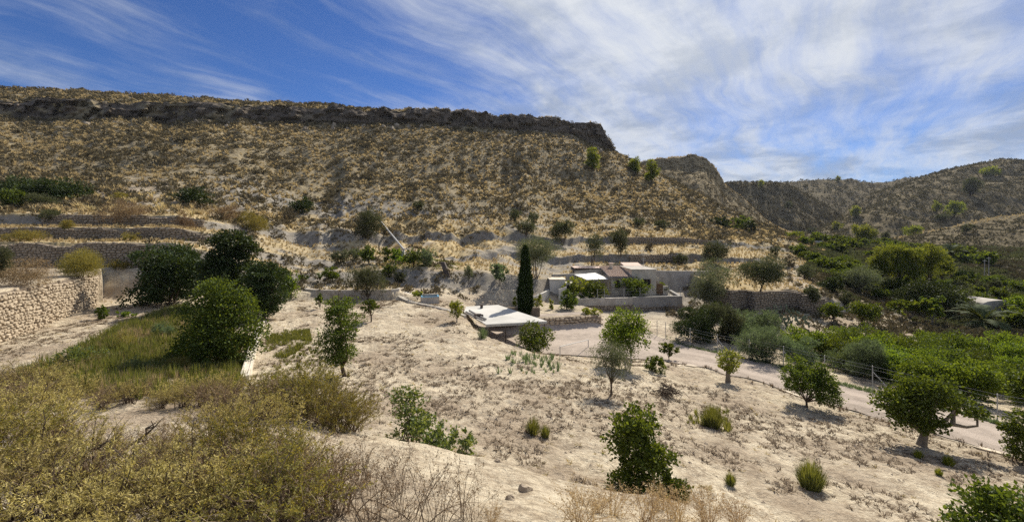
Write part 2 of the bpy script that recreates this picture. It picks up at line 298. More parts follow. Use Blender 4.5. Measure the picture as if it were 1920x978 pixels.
def relief(X, Y, px, idx, t):
    amp_s = np.interp(Y, [3, 20, 50, 80], [.05, .05, .09, .16])
    amp_m = np.interp(Y, [3, 10, 40, 60, 80, 110, 200], [.08, .10, .16, .25, .5, .8, 1.0])
    hill = sstep(78, 125, Y)*sstep(1640, 1500, px)
    flat = np.where((idx == iC) & (px > 890), 0.12, 1.0)*np.where((idx == iB) & (px > 1250), 0.4, 1.0)
    terr = np.where((px < 420) & (idx >= iE) & (idx < iH0), 0.35, 1.0)
    z = fbm(X/1.1, Y/1.1, 3, 3)*amp_s*1.6+fbm(X/6.0, Y/6.0, 3, 7)*amp_m*terr
    z = z+np.where(Y < 48, fbm(X/.42, Y/.42, 3, 13)*.075*np.interp(Y, [4, 12], [.5, 1]), 0)
    z = z*flat
    fall = X*0.8+Y*0.35
    z = z+hill*((ridged((X*0.93-Y*0.45)/19.0, Y/70.0, 3, 21)-0.62)*6.4+fbm(X/30.0, Y/45.0, 3, 23)*2.0)*np.where(idx >= iH2, 0.12, 1.0)*np.where(idx == iH2-1, 1-0.9*t**2, 1.0)
    # grey eroded marl between the terraces and the hill
    er = sstep(58, 72, Y)*sstep(112, 90, Y)*sstep(380, 500, px)*sstep(1150, 950, px)
    z = z+er*((ridged((X+Y*0.3)/5.5, Y/16.0, 3, 31)-0.6)*1.9+fbm(X/2.6, Y/2.6, 3, 37)*.55)
    return z
def ground(px, py, dmin=2.0, dmax=420.0):
    """where the line of sight through photo pixel (px, py) meets the terrain"""
    d = np.geomspace(dmin, dmax, 2200); X = (px-CX)/F*d
    h = height(X, d); r = zpy(d, py)
    k = np.nonzero(h >= r)[0]
    if len(k) == 0: i = len(d)-1
    else: i = max(k[0], 1)
    a, b = d[i-1], d[i]
    for _ in range(12):
        m = 0.5*(a+b)
        if height(np.array([(px-CX)/F*m]), np.array([m]))[0] >= zpy(m, py): b = m
        else: a = m
    X = (px-CX)/F*b
    return Vector((X, b, height(np.array([X]), np.array([b]))[0]))
def on_ground(X, Y): return Vector((X, Y, height(np.array([X]), np.array([Y]))[0]))
def at_depth(px, d): return on_ground((px-CX)/F*d, d)

# ---- terrain mesh, vertices follow the contour lines so that every edge stays crisp
COLS = np.concatenate([np.arange(-2400, -300, 60), np.arange(-300, 2250, 3.2), np.arange(2250, 4400, 60)])
SUB = {'K0': 10, 'K1': 26, 'K2': 12, 'K3': 90, 'K4': 120, 'B': 44, 'C': 26, 'D': 8, 'E': 14, 'E2': 12, 'T1b': 8, 'T1t': 20, 'T2b': 7, 'T2t': 18, 'T3b': 7, 'T3t': 26, 'H0': 60, 'H1': 90, 'H2': 44, 'H3': 34, 'H4': 12, 'H5': 10}
Dc, Zc = col_at(COLS)
rows_d, rows_i, rows_t = [], [], []
for i, nm in enumerate(NAMES[:-1]):
    for k in range(SUB[nm]):
        t = k/SUB[nm]; rows_d.append(Dc[i]*(1-t)+Dc[i+1]*t); rows_i.append(i); rows_t.append(t)
rows_d.append(Dc[-1]); rows_i.append(len(NAMES)-2); rows_t.append(1.0)
Yg = np.array(rows_d); nr, nc = Yg.shape
PXg = np.broadcast_to(COLS, Yg.shape); Xg = (PXg-CX)/F*Yg
Ig = np.broadcast_to(np.array(rows_i)[:, None], Yg.shape); Tg = np.broadcast_to(np.array(rows_t)[:, None], Yg.shape)
Zg = height(Xg.ravel(), Yg.ravel()).reshape(Yg.shape)
# rock relief of the cliff band
ins = (PXg < 1165)
band = np.where((Ig == iH2), np.sin(np.clip(Tg, 0, 1)*math.pi)**0.6, 0.0)+np.where((Ig == iH3), np.clip(0.55-Tg*4, 0, 1), 0)
lay = np.floor(Zg/2.6+.6*vnoise(Xg/14, Zg*0, 57))
cell = _hash(np.floor(Xg/3.3+.5*lay+.8*vnoise(Xg/5, Zg/3, 59)), lay, 61)-.5
blocks = .55*(ridged(Xg/7.5, Zg/16.0+Yg*0, 3, 51)-0.5)+0.75*cell+0.35*(vnoise(Xg/1.6, Zg/1.4, 55)-0.5)
Yd = Yg-ins*band*(blocks*6.0+0.6+1.6*(vnoise(Xg*0+Yg*0, Zg/1.6, 58)-.5)*2*.6)
Xd = Xg*(Yd/Yg)
Zd = Zg+np.where(Ig == iH3, fbm(Xg/2.6, Yg/5, 3, 61)*0.9*np.clip(1-Tg*1.2, 0, 1), 0)*ins+ins*np.where(Ig == iH2, np.floor(vnoise(Xg/5, Zg*0+3, 71)*3)*0.25*Tg, 0)
V = np.stack([Xd, Yd, Zd], -1).reshape(-1, 3)
ii = (np.arange(nr-1)[:, None]*nc+np.arange(nc-1)[None, :]).ravel()
Q = np.stack([ii, ii+1, ii+1+nc, ii+nc], -1)
# what covers each place: R rock, G hillside scrub soil, B straw, A grey marl
rock = np.where((Ig == iH2) & ins, 1-sstep(.05, .3, fbm(Xg/9, Zg/4, 3, 63))*.85*sstep(640, 480, PXg), 0)+np.where((Ig == iH3) & ins, np.clip(0.7-Tg*4, 0, 1), 0)
scrub = np.maximum(sstep(70, 92, Yg-8*fbm(Xg/12, Yg/12, 3, 81)), sstep(52, 62, Yg+4*fbm(Xg/9, Yg/9, 3, 82))*sstep(1500, 1600, PXg))
straw = (((Ig == iT1b+1) | (Ig == iT1b+3) | (Ig == iT3t))).astype(float)*sstep(-0.3, 0.3, fbm(Xg/5, Yg/3, 3, 85)+0.25)*sstep(1540, 1380, PXg)
marl = sstep(-0.05, 0.25, fbm(Xg/11, Yg/9, 4, 91)+0.25)*sstep(47, 58, Yg)*sstep(112, 92, Yg)*sstep(330, 460, PXg)*sstep(1500, 1250, PXg)
marl = np.maximum(marl, np.isin(Ig, [iT1b, iT1b+2, iT1b+4]).astype(float)*0.9)
straw = straw*(1-0.3*marl)
lawn = sstep(0, .2, fbm(Xg/9, Yg/9, 3, 95)+.2)*sstep(1440, 1560, PXg)*sstep(38, 44, Yg)
FC = np.stack([rock, scrub, straw, marl], -1).reshape(-1, 4).astype(np.float32)

def ground_material():
    m, q = new_mat('dry_ground')
    P = q.n('ShaderNodeNewGeometry').outputs['Position']
    at = q.n('ShaderNodeAttribute', attribute_name='cover'); sp = q.n('ShaderNodeSeparateColor', {0: at.outputs['Color']})
    rk, sb, st, ml = sp.outputs[0], sp.outputs[1], sp.outputs[2], at.outputs['Alpha']
    n0 = q.noise(P, 0.22, 5, 0.6); n1 = q.noise(P, 1.3, 6, 0.65); n2 = q.noise(P, 6.0, 6, 0.7); n3 = q.noise(P, 28.0, 3, 0.6)
    sand = q.mix(q.maprange(n2, 0.34, 0.66), (0.46, 0.38, 0.27), (0.71, 0.63, 0.48))
    sand = q.mix(q.maprange(n0, 0.44, 0.60, 0, 0.75), sand, (0.33, 0.26, 0.19))
    litter = q.math('MULTIPLY', q.maprange(n1, 0.40, 0.58, 0, 1, True), q.maprange(q.noise(P, 8.0, 6, 0.8), 0.42, 0.55))
    sand = q.mix(q.math('MULTIPLY', litter, 0.75), sand, (0.235, 0.18, 0.125))
    sand = q.mix(q.maprange(n3, 0.58, 0.74, 0, 0.5), sand, (0.19, 0.15, 0.11))
    hill = q.mix(q.maprange(n1, 0.35, 0.65), (0.205, 0.17, 0.108), (0.33, 0.272, 0.17))
    hill = q.mix(q.maprange(q.noise(P, 0.55, 5, 0.7), 0.5, 0.62, 0, 0.6), hill, (0.16, 0.135, 0.10))
    marl = q.mix(q.maprange(n1, 0.36, 0.64), (0.20, 0.185, 0.16), (0.355, 0.33, 0.29))
    marl = q.mix(q.maprange(q.noise(P, 3.0, 6, 0.75), 0.48, 0.60, 0, 0.7), marl, (0.15, 0.13, 0.105))
    straw = q.mix(q.maprange(n2, 0.3, 0.7), (0.38, 0.29, 0.15), (0.56, 0.45, 0.26))
    br = q.n('ShaderNodeMapping', {'Vector': P, 'Scale': (1.2, 1.2, 0.5)}).outputs[0]
    rock = q.mix(q.maprange(q.noise(br, 0.9, 7, 0.7), 0.35, 0.65), (0.06, 0.05, 0.04), (0.19, 0.155, 0.12))
    c = q.mix(sb, sand, hill); c = q.mix(q.math('MULTIPLY', ml, 0.9), c, marl)
    c = q.mix(st, c, straw); c = q.mix(q.math('MINIMUM', rk, 1.0), c, rock)
    hgt = q.math('ADD', q.math('MULTIPLY', n2, 0.5), q.math('ADD', q.math('MULTIPLY', n1, 0.9), q.math('MULTIPLY', n3, 0.12)))
    b = q.n('ShaderNodeBump', {'Strength': 0.9, 'Distance': 0.30, 'Height': hgt})
    finish(q, q.n('ShaderNodeBsdfPrincipled', {'Base Color': c, 'Roughness': 0.95, 'Specular IOR Level': 0.1, 'Normal': b.outputs[0]}))
    return m
M_GROUND = ground_material()
me = raw_mesh('ground', V, [Q], [M_GROUND], None, True)
ca = me.color_attributes.new('cover', 'FLOAT_COLOR', 'POINT'); ca.data.foreach_set('color', FC.ravel())
terr = tag(link('ground', me), kind='structure')

# ---- hills behind: each a ridge with real width
def far_hill(name, rows, px0, px1, step, seed, amp, gl, mat, dz=1.0):
    cols = np.arange(px0, px1+.1, step); Ds, Zs = [], []
    for r in rows:
        Ds.append(np.interp(cols, [p[0] for p in r], [p[1] for p in r])); Zs.append(np.interp(cols, [p[0] for p in r], [zpy(p[1], p[2]) for p in r]))
    Ds = np.array(Ds); Zs = np.array(Zs); YY, ZZ, WW = [], [], []
    for i in range(len(rows)-1):
        for k in range(46):
            t = k/46; YY.append(Ds[i]*(1-t)+Ds[i+1]*t); ZZ.append(Zs[i]*(1-t)+Zs[i+1]*t)
            WW.append(np.full(len(cols), 1.0 if i < len(rows)-3 else (1-t*0.8 if i == len(rows)-3 else .2)))
    YY = np.array(YY); ZZ = np.array(ZZ); WW = np.array(WW); XX = (cols-CX)/F*YY
    ZZ = ZZ+WW*amp*(ridged(XX/gl, YY/gl*0.45, 4, seed)-0.62)*2+WW*amp*0.5*fbm(XX/(gl*.3), YY/(gl*.3), 3, seed+5)
    n, c = YY.shape; i0 = (np.arange(n-1)[:, None]*c+np.arange(c-1)[None, :]).ravel()
    me = raw_mesh(name, np.stack([XX, YY, ZZ], -1).reshape(-1, 3), [np.stack([i0, i0+1, i0+1+c, i0+c], -1)], [mat], None, True)
    o = tag(link(name, me), kind='structure')
    return cols, YY, ZZ
def hill_material(name, a, b, dk, sc_=1.0, thr=(0.46, 0.60)):
    m, q = new_mat(name)
    P = q.n('ShaderNodeNewGeometry').outputs['Position']
    c = q.mix(q.maprange(q.noise(P, .12*sc_, 5, .6), .35, .65), a, b)
    sp = q.maprange(q.noise(P, .75*sc_, 4, .6), *thr, 0, 1, True)
    c = q.mix(q.math('MULTIPLY', sp, .8), c, dk)
    bm = q.n('ShaderNodeBump', {'Strength': 1.0, 'Distance': 1.2, 'Height': q.noise(P, .75*sc_, 5, .65)})
    finish(q, q.n('ShaderNodeBsdfPrincipled', {'Base Color': c, 'Roughness': 1.0, 'Specular IOR Level': 0.05, 'Normal': bm.outputs[0]}))
    return m
M_HILL = hill_material('scrub_hill', (.27, .215, .125), (.36, .29, .175), (.12, .10, .065))
M_FAR = hill_material('far_scrub_hill', (.15, .122, .074), (.215, .178, .108), (.085, .072, .045), .7)
sky2 = [(1040, 330), (1150, 312), (1200, 304), (1225, 298), (1260, 292), (1296, 291), (1318, 293), (1330, 302), (1342, 314), (1352, 334), (1358, 345), (1390, 372), (1430, 405), (1470, 430), (1520, 456), (1600, 490)]
f2 = lambda dd, k, off=0: [(p, dd, HY+30+(y-HY-30)*k+off) for p, y in sky2]
far_hill('second_hill', [f2(222, 0, 10), f2(275, .46), f2(328, .86), f2(338, 1.0), f2(375, 1.0, 6), f2(460, .5)], 1040, 1600, 2.5, 101, 3.0, 26, M_HILL)
fh1 = [(1250, 360), (1340, 346), (1362, 339), (1390, 335), (1432, 339), (1452, 340), (1480, 349), (1510, 364), (1540, 380), (1563, 398), (1600, 424), (1640, 450), (1700, 470)]
r1 = lambda d, k, off=0: [(p, d, HY+8+(y-HY-8)*k+off) for p, y in fh1]
far_hill('far_hill', [r1(430, -.1), r1(470, .45), r1(520, 1.0), r1(560, .95, 3), r1(640, .3)], 1250, 1700, 3, 111, 5.5, 60, M_FAR)
fh2 = [(1300, 350), (1440, 346), (1480, 344), (1500, 341), (1530, 338), (1562, 337), (1600, 340), (1640, 344), (1662, 344), (1690, 338), (1740, 330), (1900, 330)]
r2 = lambda d, k, off=0: [(p, d, HY+8+(y-HY-8)*k+off) for p, y in fh2]
far_hill('back_hill', [r2(560, 0), r2(640, .6), r2(720, 1.0), r2(780, .9, 3), r2(880, .3)], 1300, 1900, 4, 121, 5, 50, M_FAR)
fh3 = [(1440, 452), (1500, 445), (1530, 433), (1560, 416), (1600, 391), (1640, 364), (1690, 340), (1720, 331), (1750, 322), (1790, 312), (1830, 306), (1870, 304), (1920, 303), (2050, 298), (2300, 320), (2700, 360)]
b3 = lambda d, k, off=0: [(p, d+ (p-1700)*0.02, HY+12+(y-HY-12)*k+off) for p, y in fh3]
far_hill('right_hill', [b3(330, 0, 4), b3(385, .40), b3(450, .78), b3(510, 1.0), b3(550, .98, 2), b3(650, .4)], 1440, 2700, 3, 131, 8.0, 75, M_FAR)
fh4 = [(1560, 470), (1640, 455), (1700, 442), (1760, 430), (1850, 413), (1920, 400), (2050, 380), (2400, 380)]
b4 = lambda d, k, off=0: [(p, d, HY+25+(y-HY-25)*k+off) for p, y in fh4]
far_hill('low_hill', [b4(205, -.1, 6), b4(230, .35), b4(262, .8), b4(285, 1.0), b4(305, 1.0, 4), b4(345, .4)], 1560, 2400, 3, 141, 2.2, 26, M_FAR)
# ------------------------------------------------------------------ ray casting onto ground and hills for placing things
from mathutils.bvhtree import BVHTree
HILLBVH = []
for o in list(sc.objects):
    if o.type == 'MESH' and o.name.endswith('_hill'):
        me_ = o.data; vs = [v.co.copy() for v in me_.vertices]; HILLBVH.append(BVHTree.FromPolygons(vs, [tuple(p.vertices) for p in me_.polygons]))
def ground_any(px, py, dmin=2.0):
    d = Vector(((px-CX)/F, 1.0, -(py-HY)/F)); L = d.length; dn = d/L
    best = None
    p = ground(px, py, dmin)
    if abs(p.z-zpy(p.y, py)) < 0.4: best = p
    for b in HILLBVH:
        h = b.ray_cast(Vector((0, 0, CZ)), dn)
        if h[0] is not None and (best is None or h[0].y < best.y): best = h[0]
    return best or p

R_ = random.Random(5)
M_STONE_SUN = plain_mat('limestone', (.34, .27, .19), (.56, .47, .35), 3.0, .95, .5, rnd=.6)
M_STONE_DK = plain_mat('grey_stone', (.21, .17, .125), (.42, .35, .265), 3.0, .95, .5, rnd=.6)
M_EARTH = plain_mat('packed_earth', (.15, .12, .09), (.25, .20, .15), 2.0, 1, .5)
M_CONC = plain_mat('weathered_concrete', (.32, .29, .25), (.52, .485, .43), 1.3, .95, .25, bscale=9)
M_CONC_DK = plain_mat('grey_concrete', (.23, .22, .205), (.34, .325, .30), .9, .95, .3, bscale=9)
M_PLASTER = plain_mat('cream_plaster', (.44, .39, .31), (.64, .58, .47), 1.1, .9, .1, bscale=12)
M_WHITE = plain_mat('white_plaster', (.52, .485, .43), (.66, .63, .57), .9, .9, .1, bscale=12)
M_SHEET = plain_mat('pale_roof_sheet', (.43, .42, .385), (.56, .545, .505), .5, .7, .12, bscale=3)
M_AWN = plain_mat('white_awning', (.56, .56, .55), (.66, .66, .65), .8, .6, .1)
M_DARK = plain_mat('dark_opening', (.018, .017, .016), (.03, .028, .025), 2, .5, 0)
M_WOOD = plain_mat('brown_wood', (.16, .095, .05), (.25, .16, .09), 6, .8, .3)
M_METAL = plain_mat('galvanised_steel', (.34, .34, .33), (.48, .48, .46), 5, .5, .05, spec=.5)
M_RUST = plain_mat('dark_iron', (.06, .05, .045), (.13, .10, .08), 6, .7, .1)
def gravel_mat():
    m, q = new_mat('gravel'); P = q.n('ShaderNodeNewGeometry').outputs['Position']; t = q.n('ShaderNodeAttribute', attribute_name='lane').outputs['Fac']
    t = q.math('ADD', t, q.math('MULTIPLY', q.math('SUBTRACT', q.noise(P, .35, 3), .5), .16))
    rut = q.math('ADD', q.maprange(q.math('ABSOLUTE', q.math('SUBTRACT', t, .3)), .03, .12, 1, 0, True), q.maprange(q.math('ABSOLUTE', q.math('SUBTRACT', t, .68)), .03, .12, 1, 0, True))
    c = q.mix(q.maprange(q.noise(P, 1.2, 6, .7), .35, .65), (.29, .243, .203), (.44, .372, .31)); c = q.mix(q.math('MULTIPLY', rut, .6), c, (.49, .415, .35))
    c = q.mix(q.maprange(q.noise(P, 22, 3, .7), .55, .72, 0, .55), c, (.20, .165, .135)); c = q.mix(q.maprange(q.noise(P, 17, 2, .7), .60, .72, 0, .5), c, (.66, .60, .52))
    b = q.n('ShaderNodeBump', {'Strength': .8, 'Distance': .06, 'Height': q.math('SUBTRACT', q.noise(P, 14, 5, .7), q.math('MULTIPLY', rut, .4))})
    finish(q, q.n('ShaderNodeBsdfPrincipled', {'Base Color': c, 'Roughness': 1, 'Specular IOR Level': .1, 'Normal': b.outputs[0]})); return m
M_GRAVEL = gravel_mat()
M_PALE = plain_mat('pale_concrete', (.50, .45, .37), (.72, .66, .56), 2.2, .95, .35)
M_VERGE = plain_mat('verge_earth', (.52, .44, .33), (.74, .65, .51), 3.0, 1, .5)
M_BLUE = plain_mat('blue_paint', (.10, .27, .42), (.16, .35, .50), 2, .6, .1)

def water_mat():
    m, q = new_mat('tank_water')
    finish(q, q.n('ShaderNodeBsdfPrincipled', {'Base Color': (.03, .14, .25, 1), 'Roughness': .08, 'Specular IOR Level': .5}))
    return m
M_WATER = water_mat()
def tile_mat():
    m, q = new_mat('clay_tiles')
    P = q.n('ShaderNodeTexCoord').outputs['Object']; geo = q.n('ShaderNodeNewGeometry')
    c = q.mix(q.maprange(q.noise(P, 3.2, 5, .7), .34, .66), (.46, .30, .23), (.68, .54, .44))
    c = q.mix(q.math('MULTIPLY', geo.outputs['Random Per Island'], .6), c, (.62, .50, .42))
    finish(q, q.n('ShaderNodeBsdfPrincipled', {'Base Color': c, 'Roughness': .9}))
    return m
M_TILE = tile_mat()

def poly_resample(pts, step):
    pts = [np.array(p, float) for p in pts]; seg = [np.linalg.norm(b-a) for a, b in zip(pts, pts[1:])]; L = sum(seg)
    cum = np.concatenate([[0], np.cumsum(seg)]); n = max(2, int(round(L/step))+1); s = np.linspace(0, L, n)
    out = np.stack([np.interp(s, cum, [p[k] for p in pts]) for k in range(len(pts[0]))], -1)
    return out, s
def wall_strip(mb, P, zb, zt, thick):
    """solid wall along plan polyline P (front face on the line, body behind = left of travel)"""
    n = len(P); T = np.gradient(P, axis=0); T /= np.linalg.norm(T, axis=1)[:, None]; N = np.stack([-T[:, 1], T[:, 0]], -1)
    zb = np.broadcast_to(zb, n); zt = np.broadcast_to(zt, n); B = P+N*thick
    for i in range(n-1):
        mb.hexa([(*P[i], zb[i]), (*P[i+1], zb[i+1]), (*B[i+1], zb[i+1]), (*B[i], zb[i]), (*P[i], zt[i]), (*P[i+1], zt[i+1]), (*B[i+1], zt[i+1]), (*B[i], zt[i])])
def stone_face(mb, pts, zb_f, zt_f, sw, sh, seed, depth=0.16, off=0.0):
    """courses of irregular rounded stones on the front of a plan polyline"""
    rng = np.random.default_rng(seed)
    P, s = poly_resample(pts, .25); L = s[-1]
    def pos(a): return np.array([np.interp(a, s, P[:, 0]), np.interp(a, s, P[:, 1])])
    T = np.gradient(P, axis=0); T /= np.linalg.norm(T, axis=1)[:, None]
    def nrm(a): t = np.array([np.interp(a, s, T[:, 0]), np.interp(a, s, T[:, 1])]); t /= np.linalg.norm(t)+1e-9; return np.array([t[1], -t[0]]), t
    z0 = min(zb_f(pos(a)) for a in np.linspace(0, L, 12)); z1 = max(zt_f(pos(a)) for a in np.linspace(0, L, 12))
    z = z0
    while z < z1-0.05:
        h = sh*rng.uniform(.7, 1.35); a = -rng.uniform(0, sw)
        while a < L:
            w = sw*rng.uniform(.55, 1.55); c = np.clip(a+w/2, 0, L); p = pos(c)
            wav = .12*math.sin(c*1.3+z)
            zc = z+h/2+wav*.6+rng.uniform(-.04, .04)
            if zc > zb_f(p)-.15 and zc+h*.3 < zt_f(p)+rng.uniform(-.12, .10):
                n, t = nrm(c); hw, hh = w/2*rng.uniform(.86, .97), h/2*rng.uniform(.84, .97); dp = depth*rng.uniform(.6, 1.25)
                tilt = rng.uniform(-.12, .12); vv = []
                ang = [0, .25*math.pi, .5*math.pi, .75*math.pi, math.pi, 1.25*math.pi, 1.5*math.pi, 1.75*math.pi]
                rr = rng.uniform(.85, 1.08, 8)
                for ring, (k, o) in enumerate(((1.0, -.05), (.98, dp*.55), (.66, dp))):
                    for q, r0 in zip(ang, rr):
                        cx, cy = math.cos(q), math.sin(q); e = (abs(cx)**4+abs(cy)**4)**-.25*r0
                        x = hw*k*cx*e; y = hh*k*cy*e
                        x, y = x*math.cos(tilt)-y*math.sin(tilt), x*math.sin(tilt)+y*math.cos(tilt)
                        pp = p+t*x+n*(off+o); vv.append((pp[0], pp[1], zc+y))
                f = [[r*8+i, r*8+(i+1) % 8, (r+1)*8+(i+1) % 8, (r+1)*8+i] for r in range(2) for i in range(8)]
                mb.add(vv, f); mb.add(vv[16:], [list(range(8))])
            a += w
        z += h
def zg(p): return height(np.array([p[0]]), np.array([p[1]]))[0]
def stone_wall(label, pts, zb, zt, sw, sh, mat, seed, thick=.45, group=None):
    """zb / zt: absolute heights or functions of plan position"""
    fb = zb if callable(zb) else (lambda p: zb); ft = zt if callable(zt) else (lambda p: zt)
    c = pts[len(pts)//2]; o = Vector((c[0], c[1], fb(c)))
    root = thing('dry_stone_wall', label, 'stone wall', o, 0, group)
    a = MB(); P, s = poly_resample(pts, .6)
    wall_strip(a, P, np.array([fb(p)-.6 for p in P]), np.array([ft(p)-.08 for p in P]), thick)
    V_ = [v-np.array(o) for v in a.V]; a.V = V_; a.obj('wall_core', M_EARTH, root)
    b = MB(); stone_face(b, pts, fb, ft, sw, sh, seed)
    b.V = [v-np.array(o) for v in b.V]; b.obj('stone_facing', mat, root, smooth=False)
    return root
def con_pts(name, p0, p1, step, dd=-.12):
    D, Z = CON[name]; pp = np.arange(p0, p1+.1, step)
    return [xy(p, np.interp(p, PXS, D)+dd) for p in pp]
def con_z(name, add=0.0, rag=0.0):
    D, Z = CON[name]; return lambda p: float(np.interp(CX+F*p[0]/p[1], PXS, Z))+add-rag*float(max(0, fbm(np.array([p[0]*.45]), np.array([3.3]), 3, 9)[0]*1.6+.15))
# left: the tall wall in the sun (front faces +x: travel far -> near)
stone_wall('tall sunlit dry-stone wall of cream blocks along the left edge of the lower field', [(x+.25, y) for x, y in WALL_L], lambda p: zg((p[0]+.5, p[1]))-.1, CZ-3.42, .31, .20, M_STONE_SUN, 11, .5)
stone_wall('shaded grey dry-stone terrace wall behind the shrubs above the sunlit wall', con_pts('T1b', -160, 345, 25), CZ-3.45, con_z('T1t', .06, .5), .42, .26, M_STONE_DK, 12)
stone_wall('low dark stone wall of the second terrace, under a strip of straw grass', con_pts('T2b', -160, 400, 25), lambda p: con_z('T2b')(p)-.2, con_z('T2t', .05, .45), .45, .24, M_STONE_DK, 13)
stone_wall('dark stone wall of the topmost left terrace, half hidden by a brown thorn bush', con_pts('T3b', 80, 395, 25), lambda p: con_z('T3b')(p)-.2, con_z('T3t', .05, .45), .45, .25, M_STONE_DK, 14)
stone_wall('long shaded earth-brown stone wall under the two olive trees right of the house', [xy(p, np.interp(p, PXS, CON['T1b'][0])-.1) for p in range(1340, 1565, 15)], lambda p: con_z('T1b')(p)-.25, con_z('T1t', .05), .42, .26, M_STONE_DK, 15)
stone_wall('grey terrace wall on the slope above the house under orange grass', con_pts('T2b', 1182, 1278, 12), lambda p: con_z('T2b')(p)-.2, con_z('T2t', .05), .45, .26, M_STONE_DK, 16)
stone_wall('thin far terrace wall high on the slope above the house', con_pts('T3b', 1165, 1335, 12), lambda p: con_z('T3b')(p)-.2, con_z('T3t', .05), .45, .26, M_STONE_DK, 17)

def simple_wall(name, label, cat, pts, zb, zt, thick, mat, cap=None, step=.8, extra=None):
    fb = zb if callable(zb) else (lambda p: zb); ft = zt if callable(zt) else (lambda p: zt)
    c = pts[len(pts)//2]; o = Vector((c[0], c[1], fb(c)))
    root = thing(name, label, cat, o); a = MB(); P, s = poly_resample(pts, step)
    wall_strip(a, P, np.array([fb(p) for p in P]), np.array([ft(p) for p in P]), thick); a.V = [v-np.array(o) for v in a.V]
    a.obj('wall_body', mat, root)
    if cap:
        T = np.gradient(P, axis=0); T /= np.linalg.norm(T, axis=1)[:, None]; N = np.stack([-T[:, 1], T[:, 0]], -1)
        k = MB(); wall_strip(k, P-N*.06, np.array([ft(p)+.003 for p in P]), np.array([ft(p)+.09 for p in P]), thick+.12); k.V = [v-np.array(o) for v in k.V]
        k.obj('wall_cap', cap, root)
    return root
# curved concrete basin wall
simple_wall('curved_wall', 'low curved concrete wall round a raised bed of dry grass', 'wall', [(p[0], p[1]) for p in CURVE_WALL], CZ-7.6, CZ-6.05, .3, M_CONC, None, .35)
# planted bed wall in front of the cypress
r = stone_wall('pale low stone wall holding up the bed with the green-topped corner beside the carport', [(x, y-.25) for x, y in BED_WALL[:3]], CZ-10.2, CZ-8.62, .40, .24, M_STONE_SUN, 18, .4)
# house retaining wall: stone foot, two rendered panels
o = Vector((*HOUSE_WALL[1], CZ-9.8)); rt = thing('retaining_wall', 'long grey retaining wall in front of the house, rendered above and stone below', 'wall', o)
HW = [np.array((x, y-.3)) for x, y in HOUSE_WALL]
def sub(mb, name, mat): mb.V = [v-np.array(o) for v in mb.V]; return mb.obj(name, mat, rt)
a = MB(); P, s = poly_resample(HW, 1.0); wall_strip(a, P, CZ-10.2, CZ-8.95, .5); sub(a, 'stone_core', M_EARTH)
a = MB(); stone_face(a, HW, lambda p: CZ-10.0, lambda p: CZ-8.93, .38, .25, 19, .10); sub(a, 'stone_facing', M_STONE_DK)
a = MB(); P, s = poly_resample([HW[0]+(0, -.04), HW[1]+(0, -.04)], 1.5); wall_strip(a, P, CZ-8.945, CZ-8.05, .4); sub(a, 'pale_panel', M_CONC)
a = MB(); P, s = poly_resample([HW[1]+(.004, -.09), HW[2]+(0, -.09)], 1.5); wall_strip(a, P, CZ-9.3, CZ-7.98, .45); sub(a, 'grey_panel', M_CONC_DK)
e = HW[2]+(0, -.09); a = MB(); wall_strip(a, np.array([e+(.003, 0), e+(.5, 3.2), e+(1.0, 6.5)]), CZ-10.3, CZ-8.0, .4); sub(a, 'return_wall', M_CONC_DK)
# block wall behind the house
simple_wall('block_wall', 'weathered block wall running right from behind the house', 'wall', [xy(1150, 65.2), xy(1230, 65.4), xy(1334, 64.2)], CZ-9.0, CZ-5.45, .3, M_CONC, None, 1.5)
simple_wall('block_wall', 'short rendered wall left of the house roof, behind the white shed', 'wall', [xy(1036, 62.5), xy(1098, 64.5)], CZ-8.8, CZ-5.75, .3, M_CONC, None, 1.5)

# ---- house
HO = Vector((17.0, 60.0, CZ-8.35)); house = thing('house', 'cream single-storey house with a tiled roof behind the grey retaining wall', 'house', HO)
def hpart(mb, name, mat, parent=None): return mb.obj(name, mat, parent or house)
a = MB(); a.box(-3.1, -.35, .0, 5.4, 0, 2.38); a.box(-3.1, -.35, 5.4, 6.5, 0, 2.9); hpart(a, 'front_wall', M_PLASTER)
a = MB(); a.box(-.345, 3.05, -.3, 6.2, 0, 3.45); hpart(a, 'flat_roofed_block', M_PLASTER)
a = MB(); a.box(-.42, 3.12, -.37, 6.27, 3.453, 3.56); hpart(a, 'parapet', M_CONC)
a = MB(); a.hexa([(-7.4, 5.6, 0), (-3.105, 5.6, 0), (-3.105, 9, 0), (-7.4, 9, 0), (-7.4, 5.6, 2.85), (-3.105, 5.6, 3.2), (-3.105, 9, 3.2), (-7.4, 9, 2.85)]); hpart(a, 'rear_wing', M_PLASTER)
a = MB(); a.box(-7.5, -3.11, 5.5, 9.1, 3.21, 3.33); hpart(a, 'rear_wing_roof', M_TILE)
a = MB()                               # barrel tiles: rows running down the slope
x0, x1 = -3.45, -.1
ny = 22; nx = 15
for i in range(nx):
    xa = x0+(x1-x0)*(i+.5)/nx; hw = (x1-x0)/nx*.52
    for j in range(ny):
        t0, t1 = j/ny, (j+1.12)/ny
        y0, y1 = -.45+7.1*t0, -.45+7.1*t1; za, zb_ = 2.50+.95*t0, 2.50+.95*t1
        V_ = []
        for yy, zz_, lift in ((y0, za, .05), (y1, zb_, .0)):
            for q in range(5):
                an = math.pi*q/4; V_.append((xa-hw*math.cos(an), yy, zz_+lift+.085*math.sin(an)))
        a.add(V_, [[q, q+1, q+6, q+5] for q in range(4)])
a.hexa([(x0, -.4, 2.40), (x1, -.4, 2.40), (x1, 6.6, 3.36), (x0, 6.6, 3.36), (x0, -.4, 2.49), (x1, -.4, 2.49), (x1, 6.6, 3.45), (x0, 6.6, 3.45)])
hpart(a, 'tiled_roof', M_TILE)
